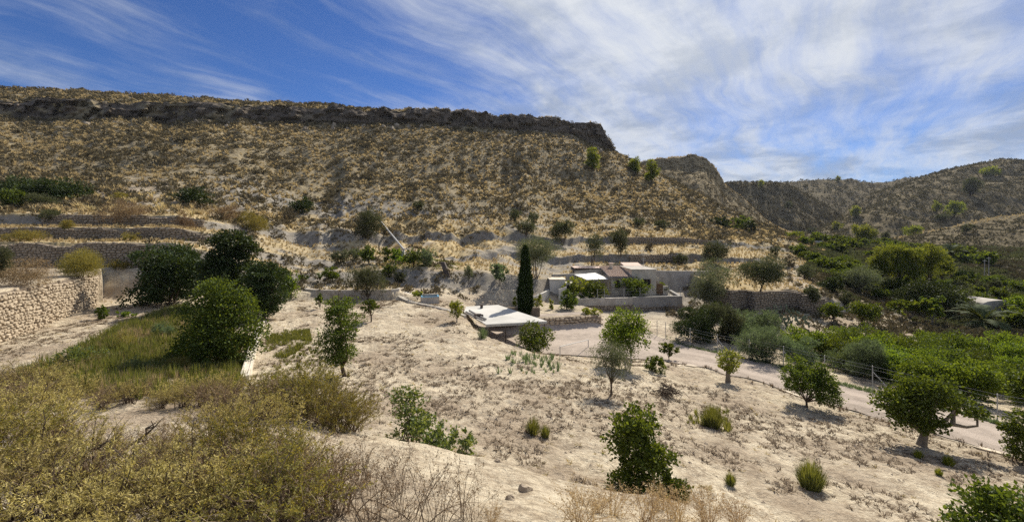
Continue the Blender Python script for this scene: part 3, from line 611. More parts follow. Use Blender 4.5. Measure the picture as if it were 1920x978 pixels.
a = MB(); a.hexa([(.3, 6.3, 3.1), (3.1, 6.3, 3.1), (3.1, 8.6, 3.1), (.3, 8.6, 3.1), (.3, 6.3, 3.58), (3.1, 6.3, 3.58), (3.1, 8.6, 3.95), (.3, 8.6, 3.95)]); hpart(a, 'back_roof', M_TILE)
w = MB(); pts = [(-2.55, .95), (-1.95, .95), (-1.95, 1.75), (-2.03, 1.95), (-2.25, 2.05), (-2.47, 1.95), (-2.55, 1.75)]
w.add([(x, -.012, z) for x, z in pts], [list(range(7))]); win = hpart(w, 'window', M_DARK)
a = MB(); a.box(-2.28, -2.22, -.05, -.014, .95, 2.0); a.box(-2.55, -1.95, -.05, -.014, 1.42, 1.47); a.obj('glazing_bar', M_WOOD, win)
a = MB(); a.box(-2.68, -1.82, -.10, -.002, .86, .945); a.obj('window_sill', M_PLASTER, win)
a = MB(); a.box(3.055, 3.6, .4, .55, 0, 2.35); a.hexa([(3.055, -.25, 1.9), (3.5, -.25, 1.9), (3.5, .39, 1.9), (3.055, .39, 1.9), (3.055, -.25, 2.6), (3.15, -.25, 2.6), (3.15, .39, 2.6), (3.055, .39, 2.6)]); hpart(a, 'side_porch', M_PLASTER)
d_ = MB(); d_.box(3.2, 4.0, -.20, -.13, 0, 1.55)
for k in range(7): d_.box(3.21+k*.115, 3.29+k*.115, -.235, -.203, .04, 1.5)
hpart(d_, 'side_gate', M_WOOD)
a = MB(); a.box(4.02, 4.75, -.25, -.05, 0, 1.25); hpart(a, 'gate_pier', M_PLASTER)
a = MB(); a.tube([(-3.5, -.52, 2.42), (-.36, -.52, 2.42)], .06, 6); a.tube([(-.45, -.5, 2.42), (-.42, -.06, 2.3), (-.42, -.06, 0)], .045, 6); hpart(a, 'gutter', M_CONC_DK)
a = MB(); a.box(-2.2, -1.7, 5.0, 5.5, 3.1, 4.0); ch_ = hpart(a, 'chimney', M_PLASTER); a = MB(); a.box(-2.28, -1.62, 4.92, 5.58, 4.003, 4.1); a.obj('chimney_cap', M_TILE, ch_)
a = MB(); a.box(1.3, 2.2, -.315, -.303, 1.15, 2.2); w2 = hpart(a, 'window', M_DARK); a = MB(); a.box(1.22, 1.295, -.35, -.302, 1.1, 2.25); a.box(2.205, 2.28, -.35, -.302, 1.1, 2.25); a.box(1.72, 1.78, -.34, -.317, 1.15, 2.2); a.obj('window_frame', M_WOOD, w2)
a = MB(); a.tube([(2.6, 4, 3.56), (2.6, 4, 5.0)], .025, 5); a.tube([(2.2, 4, 4.8), (3.0, 4, 4.8)], .015, 4); a.tube([(2.3, 4, 4.6), (2.9, 4, 4.6)], .015, 4); hpart(a, 'aerial', M_METAL)
# white canopy beside the house
co = Vector((11.4, 60.3, CZ-8.35)); cp = thing('canopy', 'white flat awning over the terrace left of the tiled roof', 'awning', co)
a = MB(); a.hexa([(-2.2, 3.4, 2.42), (1.1, 4.4, 2.62), (2.25, .0, 2.12), (-1.0, -.6, 2.05), (-2.2, 3.4, 2.47), (1.1, 4.4, 2.67), (2.25, .0, 2.17), (-1.0, -.6, 2.10)]); a.obj('awning_sheet', M_AWN, cp)
for x, y, h in ((-2.1, 3.3, 2.41), (1.05, 4.2, 2.6), (2.15, .1, 2.11), (-.95, -.5, 2.04)):
    a = MB(); a.tube([(x, y, 0), (x, y, h)], .04, 6); a.obj('post', M_METAL, cp)
# white shed and its ramp walls
so = Vector((5.5, 57.2, CZ-8.35)); sh = thing('shed', 'small white flat-roofed shed with a dark doorway left of the house', 'shed', so)
a = MB(); a.box(-.45, 1.6, 0, 2.6, 0, 2.35); a.obj('wall', M_WHITE, sh)
a = MB(); a.box(-.53, 1.68, -.08, 2.68, 2.353, 2.43); a.obj('roof', M_PALE, sh)
a = MB(); a.box(1.61, 2.7, -.6, 1.2, .0, 2.0); po = a.obj('porch', M_WHITE, sh)
a = MB(); a.box(1.72, 2.12, -.612, -.603, .45, 1.75); a.obj('doorway', M_DARK, po)
a = MB(); a.hexa([(.55, -1.6, -.3), (1.55, -1.6, -.3), (1.55, -1.4, -.3), (.55, -1.4, -.3), (.55, -1.6, 1.3), (1.55, -1.6, 1.65), (1.55, -1.4, 1.65), (.55, -1.4, 1.3)]); a.obj('stair_wall', M_WHITE, sh)
simple_wall('garden_wall', 'whitewashed garden wall curving from the white shed towards the cypress', 'wall', [xy(998, 52.0), xy(1008, 53.2), xy(1020, 54.7), xy(1030, 56.4)], CZ-9.2, lambda p: CZ-7.55+.30*(p[1]-52.5)/3.5, .25, M_WHITE, None, .5)

# ---- carport
FL, FR_, BR, BL, LM = (Vector((*xy(911, 37.6), CZ-7.83)), Vector((*xy(1026, 38.6), CZ-7.75)), Vector((*xy(934, 46.8), CZ-7.62)), Vector((*xy(874, 45.4), CZ-7.57)), Vector((*xy(870, 42.0), CZ-7.52)))
cc = Vector((0, 41, CZ-10)); car = thing('carport', 'open carport with a pale flat roof set against the bank below the cypress', 'carport', cc)
a = MB(); V_ = [p-cc for p in (FL, FR_, BR, BL, LM)]
a.add(V_+[p-Vector((0, 0, .10)) for p in V_], [[0, 1, 6, 5], [1, 2, 7, 6], [2, 3, 8, 7], [3, 4, 9, 8], [4, 0, 5, 9]]); a.add(V_, [[0, 1, 2, 3, 4]]); a.add([p-Vector((0, 0, .10)) for p in V_], [[4, 3, 2, 1, 0]])
rf = a.obj('roof_sheet', M_SHEET, car)
a = MB(); q0, q1 = FL-cc, FR_-cc
a.hexa([q0+Vector((0, -.06, -.22)), q1+Vector((0, -.06, -.22)), q1+Vector((0, -.004, -.22)), q0+Vector((0, -.004, -.22)), q0+Vector((0, -.06, -.02)), q1+Vector((0, -.06, -.02)), q1+Vector((0, -.004, -.02)), q0+Vector((0, -.004, -.02))]); a.obj('fascia', M_METAL, car)
for px_, d_p in ((948, 37.95), (1021, 38.6), (918, 37.9), (985, 42.5)):
    x_, y_ = xy(px_, d_p); a = MB(); a.tube([(x_-cc.x, y_-cc.y, -.2), (x_-cc.x, y_-cc.y, 2.1)], .045, 6); a.obj('post', M_RUST, car)
a = MB(); a.box(-2.6, 3.0, 5.0, 5.3, -.3, 2.2); a.obj('back_wall', M_EARTH, car)
for (pa, da), (pb, db), lb in (((874, 41.2), (905, 38.4), 'long grey pipe lying on the left edge of the carport roof, nearer the bushes'), ((880, 41.9), (911, 38.8), 'second pipe on the carport roof edge, beside the dark bundle')):
    A_ = Vector((*xy(pa, da), CZ-7.38)); B_ = Vector((*xy(pb, db), CZ-7.62)); a = MB(); m_ = (A_+B_)/2
    a.tube([A_-m_, (0, 0, -.03), B_-m_], .09, 8); tag(a.obj('pipe', M_CONC_DK, None, m_), lb, 'pipe')
    a = None
a = MB(); rb = np.random.default_rng(3)
for k in range(5):
    c_ = rb.uniform(-.3, .3, 3)*(1, 1, .3); t_ = rb.uniform(-1, 1, 3)*(1, 1, .2); t_ /= np.linalg.norm(t_); a.tube([c_-t_*.3, c_+t_*.3], .13, 7)
tag(a.obj('log_bundle', M_RUST, None, Vector((*xy(897, 40.0), CZ-7.5))), 'dark bundle of short logs on the pale carport roof', 'logs')
a = MB(); a.box(-.14, .14, -.14, .14, 0, .3); a.box(-.2, .2, -.2, .2, .303, .36)
tag(a.obj('roof_vent', M_RUST, None, Vector((*xy(903, 44.6), CZ-7.58))), 'small dark vent at the far edge of the carport roof', 'vent')

# ---- blue water tank, channel, path
to = ground(806, 567); to.z -= .05; tk = thing('water_tank', 'small concrete water tank with blue water in the pale field', 'tank', to, math.radians(14))
a = MB(); W2, D2, Hh = .95, .8, .75
a.box(-W2, W2, -D2, -D2+.14, 0, Hh); a.box(-W2, W2, D2-.14, D2, 0, Hh+.12); a.box(-W2, -W2+.14, -D2+.141, D2-.141, 0, Hh); a.box(W2-.14, W2, -D2+.141, D2-.141, 0, Hh); a.obj('basin', M_CONC, tk)
a = MB(); a.box(-W2+.02, W2-.02, -D2+.02, -D2+.16, Hh+.003, Hh+.05); a.box(-W2+.02, -W2+.16, -D2+.163, D2-.163, Hh+.003, Hh+.05); a.box(W2-.16, W2-.02, -D2+.163, D2-.163, Hh+.003, Hh+.05); a.obj('rim', M_BLUE, tk)
a = MB(); a.quad((-W2+.142, -D2+.142, .62), (W2-.142, -D2+.142, .62), (W2-.142, D2-.142, .62), (-W2+.142, D2-.142, .62)); a.obj('water', M_WATER, tk)
def channel(name, label, cat, pts, w, h, mat):
    P3 = [on_ground(*p) for p in pts]; c_ = P3[len(P3)//2].copy(); P, s = poly_resample([(p.x, p.y) for p in P3], .7)
    T = np.gradient(P, axis=0); T /= np.linalg.norm(T, axis=1)[:, None]; N = np.stack([-T[:, 1], T[:, 0]], -1)
    z = height(P[:, 0], P[:, 1]); a = MB(); q = []
    k = np.exp(-.5*(np.arange(-4, 5)/2)**2); z = np.convolve(np.pad(z, 4, 'edge'), k/k.sum(), 'valid')
    for off, dz in ((-w/2, -.3), (-w/2, h), (-w/2+.07, h+.005), (-w/2+.10, h-.03), (w/2-.10, h-.03), (w/2-.07, h+.005), (w/2, h), (w/2, -.3)):
        q.append(np.column_stack([P+N*off, z+dz]))
    q = np.array(q)-np.array(c_); n_ = len(P); a.add(q.reshape(-1, 3), [[i*n_+j, (i+1)*n_+j, (i+1)*n_+j+1, i*n_+j+1] for i in range(7) for j in range(n_-1)]); a.add(q[:, 0], [list(range(8))]); a.add(q[:, -1], [list(range(8))[::-1]])
    return tag(a.obj(name, mat, None, c_), label, cat)
ch0 = [ground(x, y) for x, y in ((458, 716), (470, 672), (481, 640), (491, 610))]
channel('water_channel', 'pale concrete irrigation channel running up between the lit bush and the field', 'channel', [(p.x, p.y) for p in ch0], .36, .34, M_PALE)
ch1 = [ground(x, y) for x, y in ((748, 553), (790, 571), (830, 580), (872, 596))]
channel('water_channel', 'thin concrete channel leading from the blue tank to the carport roof', 'channel', [(p.x, p.y) for p in ch1], .34, .14, M_PALE)
a = MB(); pp = [ground(x, y) for x, y in ((747, 556), (768, 559), (782, 551), (757, 547))]; cpt = sum(pp, Vector())/4
a.hexa([p-cpt+Vector((0, 0, -.2)) for p in pp]+[p-cpt+Vector((0, 0, .05)) for p in pp]); tag(a.obj('path', M_PALE, None, cpt), kind='structure')

# ---- gravel road and yard
pxs = np.arange(893, 2500, 5.0); rd = []
DB, DC, DD = (np.interp(pxs, PXS, CON[k][0]) for k in 'BCD')
near = np.where(pxs < 1235, DC+.15, np.where(pxs < 1285, DC+(DB-DC)*(pxs-1235)/50+.15-.35*(pxs-1235)/50, DB-.2)); far = DD+.05
ts = np.linspace(0, 1, 22)
Yr = near[:, None]+(far-near)[:, None]*ts[None]; Xr = (pxs[:, None]-CX)/F*Yr
Zr = height(Xr.ravel(), Yr.ravel()).reshape(Yr.shape)
for _ in range(4):
    Zr[1:-1] = (Zr[:-2]+Zr[1:-1]*2+Zr[2:])/4; Zr[:, 1:-1] = (Zr[:, :-2]+Zr[:, 1:-1]*2+Zr[:, 2:])/4
Zr = Zr+.07+.03*np.sin(ts*math.pi)[None]
n_, m_ = Yr.shape; i0 = (np.arange(n_-1)[:, None]*m_+np.arange(m_-1)[None]).ravel()
road = tag(link('gravel_road', raw_mesh('gravel_road', np.stack([Xr, Yr, Zr], -1).reshape(-1, 3), [np.stack([i0, i0+m_, i0+m_+1, i0+1], -1)], [M_GRAVEL], None, True)), kind='structure')
la_ = road.data.attributes.new('lane', 'FLOAT', 'POINT'); la_.data.foreach_set('value', np.broadcast_to(ts[None], Yr.shape).astype(np.float32).ravel())
kp = np.arange(1272, 2300, 8.0); kd = np.interp(kp, PXS, CON['B'][0])-.26; KP = np.stack([(kp-CX)/F*kd, kd], -1)
KP[:, 1] += fbm(KP[:, 0]/1.3, KP[:, 0]*0, 3, 5)*.12; a = MB(); kz = height(KP[:, 0], KP[:, 1]); k_ = np.ones(5)/5; kz = np.convolve(np.pad(kz, 2, 'edge'), k_, 'valid')
wall_strip(a, KP, kz-.15, kz+.04+.05*fbm(KP[:, 0]/.9, KP[:, 1]*0, 2, 6), .2+.12*vnoise(KP[:, 0]/.8, KP[:, 0]*0, 7)[:, None]); tag(a.obj('kerb_strip', M_VERGE), kind='structure')

# ---- wire fence on the far side of the road
fp = [(1232, 41.0), (1248, 40.0), (1294, 36.4), (1345, 34.2), (1405, 32.0), (1469, 30.1), (1546, 27.9), (1636, 25.9), (1745, 24.0), (1870, 21.9), (2010, 20.0)]
FP = [at_depth(p, d+.25) for p, d in fp]; fo = FP[5].copy(); fence = thing('wire_fence', 'wire fence on thin steel posts along the far side of the gravel road', 'fence', fo)
for p in FP:
    a = MB(); h_ = 1.55; q = p-fo; a.tube([q+Vector((0, 0, -.3)), q+Vector((0, 0, h_))], .027, 6); a.obj('post', M_METAL, fence)
for k in (.25, .6, .95, 1.3, 1.5):
    a = MB(); a.tube([p-fo+Vector((0, 0, k)) for p in FP], .006, 4); a.obj('wire', M_METAL, fence)
for i_ in (3, 5, 7):
    a = MB(); q = FP[i_]-fo; a.tube([q+Vector((0, 0, 1.2)), q+Vector((.75, -.75, -.05))], .022, 5); a.obj('brace', M_METAL, fence)
fp = [(1120, 54.6), (1133, 54.9), (1170, 55.3), (1200, 55.7), (1222, 55.9), (1255, 56.3), (1276, 56.5)]
FP2 = [Vector((*xy(p, d), CZ-8.05)) for p, d in fp]; fo = FP2[3].copy(); fence = thing('wire_fence', 'thin wire fence standing on top of the grey house retaining wall', 'fence', fo)
for p in FP2:
    a = MB(); q = p-fo; a.tube([q+Vector((0, 0, -.3)), q+Vector((0, 0, 1.15))], .03, 6); a.obj('post', M_METAL, fence)
for k in (.35, .75, 1.1):
    a = MB(); a.tube([p-fo+Vector((0, 0, k)) for p in FP2], .006, 4); a.obj('wire', M_METAL, fence)
# small gate rail at the field corner
gp = [ground(1050, 668), ground(1072, 648), ground(1103, 652)]; fo = gp[0].copy()
rl = thing('rail', 'low bent metal rail at the field corner by the gravel yard', 'rail', fo)
for p in gp[:1]+gp[2:]:
    a = MB(); a.tube([p-fo+Vector((0, 0, -.1)), p-fo+Vector((0, 0, .75))], .035, 6); a.obj('post', M_METAL, rl)
a = MB(); a.tube([gp[0]-fo+Vector((0, 0, .73)), gp[2]-fo+Vector((0, 0, .73))], .03, 6); a.obj('bar', M_METAL, rl)

# ---- pipe down the slope with its outlet
pa, pb = ground(713, 419), ground(757, 474)
a = MB(); mid = (pa+pb)/2; dz = Vector((0, 0, .55)); n_ = 9
a.tube([pa+(pb-pa)*(i/(n_-1))+dz-mid for i in range(n_)], .14, 8); tag(a.obj('pipe', M_METAL, None, mid), 'long pale water pipe slanting down the grey slope to the green bushes', 'pipe')
oo = ground(757, 484); ot = thing('outlet_box', 'white concrete outlet box with a ring at the foot of the slope pipe', 'outlet', oo)
a = MB(); a.box(-.55, .15, -.3, .3, -.1, 1.1); a.obj('box_wall', M_WHITE, ot)
a = MB(); a.tube([(.45+.55*math.cos(t), -.1, .8+.55*math.sin(t)) for t in np.linspace(0, 2*math.pi, 17)], .07, 6); a.obj('ring', M_METAL, ot)
# dark gully opening in the bank
gq = ground(842, 516); a = MB(); a.hexa([(-.5, -.25, -.3), (.25, -.35, -.3), (.3, .6, -.3), (-.5, .6, -.3), (-1.25, .75, 1.7), (-.75, .65, 1.7), (-.7, 1.2, 1.7), (-1.2, 1.2, 1.7)])
tag(a.obj('drain_chute', M_RUST, None, gq), 'dark drain chute cut into the grey bank left of the cypress', 'chute')

# ---- right: greenhouse, poles, far white building
go = ground(1875, 590); gh = thing('greenhouse', 'low pale plastic-covered greenhouse behind the short palm', 'greenhouse', go)
a = MB(); n_ = 9; prof = [(2.6*-math.cos(math.pi*k/(n_-1)), 1.5+.65*math.sin(math.pi*k/(n_-1))) for k in range(n_)]
prof = [(-2.6, 0)]+prof+[(2.6, 0)]
for (x0, z0), (x1, z1) in zip(prof, prof[1:]): a.quad((x0, 0, z0), (x1, 0, z1), (x1, 9, z1), (x0, 9, z0))
a.add([(x, 0, z) for x, z in prof], [list(range(len(prof)))]); a.obj('cover', M_CONC, gh)
a = MB(); a.box(-.5, .5, -.03, -.004, 0, 1.4); a.obj('door', M_CONC_DK, gh)
for px_, py_, h_, lb in ((1846, 520, 4.2, 'left of two thin utility poles among the valley orchards'), (1854, 522, 5.0, 'right and taller of two thin utility poles among the valley orchards')):
    p = ground(px_, py_); pl = thing('utility_pole', lb, 'pole', p)
    a = MB(); a.tube([(0, 0, -.2), (0, 0, h_)], [.09, .07], 6); a.obj('mast', M_CONC, pl); a = MB(); a.tube([(-.5, 0, h_-.35), (.5, 0, h_-.35)], .04, 5); a.obj('crossarm', M_METAL, pl)
p = ground_any(1532, 459); fb_ = thing('farm_building', 'tiny white farm building far up the valley below the dark hill', 'building', p)
s_ = p.y/F; a = MB(); a.box(-8*s_, 8*s_, 0, 5, 0, 6*s_); a.obj('wall', M_WHITE, fb_); a = MB(); a.box(-8.6*s_, 8.6*s_, -.4, 5.4, 6.02*s_, 7.2*s_); a.obj('roof', M_AWN, fb_)
for k in (-4, 3): a = MB(); a.box(k*s_-.3, k*s_+.4, -.02, -.004, 1.2*s_, 3.6*s_); a.obj('window', M_DARK, fb_)
# ------------------------------------------------------------------ vegetation builders
L_CIT = leaf_mat('citrus_leaf', (.03, .05, .012), (.125, .175, .036), .42, .45, .4)
L_BRI = leaf_mat('bright_leaf', (.04, .075, .014), (.17, .245, .045), .5, .45, .35, vr=.55)
L_DRK = leaf_mat('dark_leaf', (.015, .026, .009), (.06, .088, .03), .25, .45, .4)
L_OLV = leaf_mat('olive_leaf', (.08, .09, .05), (.20, .215, .13), .35, .55, .3, (1.2, 1.25, .8))
L_OLD = leaf_mat('dusky_olive_leaf', (.048, .054, .028), (.13, .135, .07), .3, .6, .25, (1.2, 1.25, .8))
L_GRY = leaf_mat('grey_shrub_leaf', (.07, .095, .052), (.19, .225, .13), .4, .6, .25, (1.2, 1.3, .8))
L_SHR = leaf_mat('shrub_leaf', (.055, .085, .03), (.19, .24, .10), .4, .45, .4)
L_YEL = leaf_mat('yellow_green_leaf', (.10, .14, .02), (.26, .28, .06), .4, .5, .3)
L_PIN = leaf_mat('pine_needle', (.06, .09, .024), (.23, .28, .07), .5, .55, .25)
L_CYP = leaf_mat('cypress_scale', (.010, .022, .008), (.045, .07, .022), .15, .6, .2)
L_PLM = leaf_mat('palm_leaflet', (.05, .07, .03), (.13, .16, .075), .25, .6, .2)
L_PAD = leaf_mat('cactus_pad', (.09, .12, .07), (.20, .23, .16), .0, .55, .3)
L_SCR = leaf_mat('wiry_scrub_leaf', (.19, .155, .05), (.68, .575, .25), .35, .6, .2, (1.2, 1.15, .7), vr=.55)
L_SCG = leaf_mat('green_scrub_leaf', (.105, .10, .03), (.33, .30, .105), .35, .6, .2)
L_BRN = leaf_mat('dry_brown_leaf', (.14, .095, .055), (.36, .26, .155), .2, .8, .1, (1.1, 1.0, .8), vr=.5)
L_STR = leaf_mat('straw_blade', (.33, .272, .15), (.60, .51, .31), .46, .8, .1, (1.1, 1.0, .8))
L_GRS = leaf_mat('green_grass_blade', (.07, .09, .03), (.24, .26, .10), .35, .6, .2)
L_FAR = leaf_mat('far_scrub_leaf', (.075, .066, .036), (.16, .14, .085), .15, .8, .1, (1.1, 1.05, .8))
L_GYS = leaf_mat('grey_scrub_leaf', (.09, .075, .05), (.215, .18, .112), .15, .8, .1, (1.1, 1.05, .8))
B_GRY = plain_mat('grey_bark', (.14, .12, .10), (.26, .23, .19), 9, .95, .5)
B_BRN = plain_mat('brown_bark', (.07, .05, .035), (.14, .105, .075), 9, .95, .5)
B_TWG = plain_mat('dry_twig', (.15, .11, .075), (.31, .24, .165), 9, .95, .2)
B_WHT = plain_mat('pale_stem', (.40, .36, .30), (.58, .54, .47), 9, .9, .3)

def unit(n): return n/(np.linalg.norm(n, axis=-1, keepdims=True)+1e-9)
def leaf_quads(P, D, L, W, rng, fold=.0):
    n = len(P); D = unit(D); S_ = unit(np.cross(D, unit(rng.normal(size=(n, 3))))); L = np.broadcast_to(L, n)[:, None]; W = np.broadcast_to(W, n)[:, None]
    mid = P+D*L*.45
    V = np.stack([P, mid+S_*W*.5, P+D*L, mid-S_*W*.5], 1)
    return V.reshape(-1, 3), np.arange(4*n).reshape(n, 4)
def blobs_for(shape, W, H, rng, n=9):
    """list of (centre, radii): crown between z=H0 and H"""
    B = []
    rx = W/2
    for i in range(n):
        if shape == 'round':
            u_ = unit(rng.normal(size=3)); r = rng.uniform(.30, .70); k = rng.uniform(.27, .54)
            c = u_*np.array([rx, rx, H/2])*r+np.array([0, 0, H/2]); B.append((c, np.array([rx*k*1.15, rx*k*1.15, H/2*k*1.1])))
        elif shape == 'tall':
            t = (i+.5)/n; k = rng.uniform(.42, .62); prof = math.sin(math.pi*min(1, (t*.86+.14)))**.6
            c = np.array([rng.uniform(-.45, .45)*rx*prof, rng.uniform(-.45, .45)*rx*prof, H*(.08+.84*t)]); B.append((c, np.array([rx*k, rx*k, H/n*1.3])))
        elif shape == 'spread':
            a = rng.uniform(0, 2*math.pi); r = rx*rng.uniform(.15, .72); k = rng.uniform(.25, .42)
            c = np.array([math.cos(a)*r, math.sin(a)*r, H*rng.uniform(.45, .8)]); B.append((c, np.array([rx*k, rx*k, H*rng.uniform(.16, .26)])))
        elif shape == 'full':
            zf = .12+.70*((i+rng.random())/n); rr = rx*math.sqrt(max(.05, 1-((zf-.42)/.66)**2)); a = rng.uniform(0, 2*math.pi); r = rr*rng.uniform(.2, .72); k = rng.uniform(.2, .40)
            c = np.array([math.cos(a)*r, math.sin(a)*r, H*zf]); B.append((c, np.array([rx*k, rx*k, min(rx, H/2)*k*1.05])))
        elif shape == 'mound':
            a = rng.uniform(0, 2*math.pi); r = rx*rng.uniform(.1, .66); k = rng.uniform(.3, .46)
            c = np.array([math.cos(a)*r, math.sin(a)*r, H*rng.uniform(.16, .72)*(1.05-.45*r/rx)]); B.append((c, np.array([rx*k, rx*k, H*rng.uniform(.24, .36)])))
    return B
def crown(blobs, nleaf, L, W, rng, per=22, up=.25, out=.8, tight=.2, floor=.02, shell=.55):
    w = np.array([(r[0]*r[1]*r[2])**(2/3) for c, r in blobs]); w /= w.sum()
    nc_ = max(6, nleaf//per); k = rng.choice(len(blobs), nc_, p=w)
    C_ = np.array([c for c, r in blobs])[k]; Rr = np.array([r for c, r in blobs])[k]
    U_ = unit(rng.normal(size=(nc_, 3))); q = np.where(rng.random(nc_) < .11, 1.0+.38*rng.random(nc_), shell+(1.05-shell)*rng.random(nc_)**.6)[:, None]
    cen = C_+U_*Rr*q; cs = rng.uniform(.6, 1.25, nc_)[:, None, None]
    P = cen[:, None]+rng.normal(size=(nc_, per, 3))*Rr[:, None]*tight*cs; P = P.reshape(-1, 3)
    O = np.repeat(U_, per, 0)
    D = O*out+rng.normal(size=P.shape)*.75+np.array([0, 0, up])
    keep = P[:, 2] > floor; P, D = P[keep], D[keep]
    return leaf_quads(P, D, L*rng.uniform(.7, 1.25, len(P)), W*rng.uniform(.75, 1.2, len(P)), rng)
def limbs(mb, base_r, H0, blobs, rng, lean=(0, 0), k=6, stems=1, spread=.12):
    fork = np.array([lean[0]*.6, lean[1]*.6, H0*rng.uniform(.75, 1.0)])
    bs = sorted(blobs, key=lambda b: -b[1][0])[:9]
    if stems == 1:
        mid = fork*.5+np.array([rng.uniform(-.05, .05), rng.uniform(-.05, .05), 0])*H0
        mb.tube([(0, 0, -.15), (0, 0, .02), mid, fork], [base_r*1.5, base_r*1.25, base_r*.95, base_r*.85], k)
        for c, r in bs:
            m1 = fork+(c-fork)*.45+rng.normal(size=3)*np.linalg.norm(c-fork)*.12
            mb.tube([fork-(0, 0, H0*.08), m1, c, c+(c-m1)*.5], [base_r*.62, base_r*.42, base_r*.24, base_r*.08], 5)
    else:
        for i in range(stems):
            c, r = bs[i % len(bs)]; a = 2*math.pi*i/stems+rng.uniform(-.3, .3); p0 = np.array([math.cos(a), math.sin(a), 0])*spread
            m1 = p0*1.8+np.array([c[0]*.25, c[1]*.25, H0*.6]); m2 = np.array([c[0]*.6, c[1]*.6, c[2]*.75])
            mb.tube([p0-(0, 0, .15), m1, m2, c], [base_r, base_r*.8, base_r*.55, base_r*.2], 5)
def mesh_of(VP, name, mat): V_, P_ = VP; return raw_mesh(name, V_, [P_], [mat])
KIND = {   # leaf material, bark, crown shape, leaf length, aspect, blobs
    'citrus': (L_CIT, B_BRN, 'round', .10, .52, 13), 'bright': (L_BRI, B_GRY, 'round', .10, .55, 13), 'dark': (L_DRK, B_BRN, 'round', .09, .55, 16),
    'olive': (L_OLV, B_GRY, 'round', .085, .24, 11), 'duskolive': (L_OLD, B_BRN, 'round', .085, .26, 11), 'grey': (L_GRY, B_GRY, 'mound', .10, .2, 14),
    'yellow': (L_YEL, B_GRY, 'round', .09, .5, 8), 'pine': (L_PIN, B_BRN, 'spread', .13, .16, 10), 'fig': (L_CIT, B_GRY, 'spread', .15, .8, 11),
    'brown': (L_BRN, B_TWG, 'mound', .08, .2, 9), 'scrubgreen': (L_SCG, B_TWG, 'mound', .07, .2, 10), 'dusk': (L_GYS, B_TWG, 'mound', .08, .3, 8),
}
def leaf_scale(d): return max(1.0, 2.0*d/429/.10)      # leaves never thinner than about a pixel and a half
def build_tree(kind, W, H, d, seed, trunk=.22, dens=1.0, shape=None, stems=1, name='trunk', bark=None, base_r=None, mat=None, lean=(0, 0), tight=.2, per=22, nmax=9000, bl=None):
    lm, bk, shp, L, asp, nb = KIND[kind]; rng = np.random.default_rng(seed)
    H0 = H*trunk; B_ = blobs_for(shape or shp, W, H-H0, rng, nb); B_ = [(c+np.array([lean[0], lean[1], H0]), r) for c, r in B_]
    if bl: B_ = [(np.array([x*d/F, y*d/F, z*d/F]), np.array([r, r, r*.88])*d/F) for x, y, z, r in bl]
    ls = leaf_scale(d); la = .5*(L*ls)**2*asp*1.15; n = W*(H-H0)*dens*COV.get(kind, 4.2)/la; nm = max(nmax, 9000)*1.8; ls *= math.sqrt(min(2.6, max(1.0, n/nm))); n = int(np.clip(n, 300, nm))
    cm = mesh_of(crown(B_, n, L*ls, L*ls*asp*1.15, rng, per=per, tight=tight, floor=.03), 'crown', mat or lm)
    tb = MB(); br = base_r or max(.035, H*.024)*(1 if stems == 1 else .6)
    limbs(tb, br, max(H0, H*.1), B_, rng, lean, stems=stems); tm = tb.mesh('trunk', [bark or bk])
    return tm, cm
COV = {'olive': 3.2, 'duskolive': 3.8, 'brown': 2.2, 'scrubgreen': 3.0, 'grey': 3.4, 'dusk': 3.2, 'yellow': 3.6, 'fig': 4.2, 'dark': 5.2, 'pine': 4.2}
SEED = [100]
USED = []
def put(o_name, label, cat, meshes, p, rz=0.0, s=1.0, group=None, parts=('trunk', 'crown')):
    r = thing(o_name, label, cat, p, rz, group)
    if s != 1.0: r.scale = (s, s, s)
    for nm, m in zip(parts, meshes):
        if m is not None: link(nm, m, r)
    return r
def tree(kind, px, py, w, h, label, name='tree', cat='tree', p=None, group=None, parts=('trunk', 'crown'), sink=.05, **kw):
    p = p or ground_any(px, py); p = p.copy(); d = p.y; SEED[0] += 7; p.z -= sink
    m = build_tree(kind, w*d/F, h*d/F, d, SEED[0], **kw)
    return put(name, label, cat, m, p, 0, 1, group, parts)
def bush(kind, px, py, w, h, label, name='bush', cat='bush', **kw):
    kw.setdefault('trunk', .02); kw.setdefault('shape', 'mound'); kw.setdefault('stems', 5); kw.setdefault('parts', ('stem', 'foliage'))
    return tree(kind, px, py, w, h, label, name, cat, **kw)

# ---- the field in front
tree('citrus', 647, 706, 84, 152, 'tall narrow citrus tree on a dark trunk at the left of the pale field', 'citrus_tree', trunk=.16, shape='tall', dens=.9, base_r=.10, lean=(-.25, 0))
tree('citrus', 696, 603, 34, 43, 'small round-headed fruit tree just right of the tall narrow citrus', 'fruit_tree', trunk=.4, base_r=.06)
tree('yellow', 857, 604, 34, 50, 'young yellow-green tree beside the left edge of the carport roof', 'fruit_tree', trunk=.2, dens=.8)
tree('duskolive', 690, 562, 74, 68, 'brown-green olive tree hanging over the curved concrete wall', 'olive_tree', trunk=.12, dens=.75)
tree('citrus', 619, 531, 36, 33, 'round dark citrus tree above the left half of the curved wall', 'citrus_tree', trunk=.15)
tree('citrus', 568, 530, 17, 18, 'tiny dark round tree left of the curved wall', 'citrus_tree', trunk=.2)
tree('yellow', 782, 565, 23, 24, 'small yellow-green bush tree beside the blue water tank', 'fruit_tree', trunk=.15)
tree('citrus', 600, 580, 15, 30, 'thin sapling in front of the curved wall behind the tall citrus', 'sapling', trunk=.2)
bush('citrus', 1000, 655, 66, 56, 'dense glossy dark bush hiding the right half of the carport', shape='round', dens=1.3, p=at_depth(1000, 35.4))
tree('bright', 1178, 690, 96, 112, 'round bright green tree on several pale stems by the gravel yard', 'tree', trunk=.24, stems=5, bark=B_WHT, dens=1.1, base_r=.05)
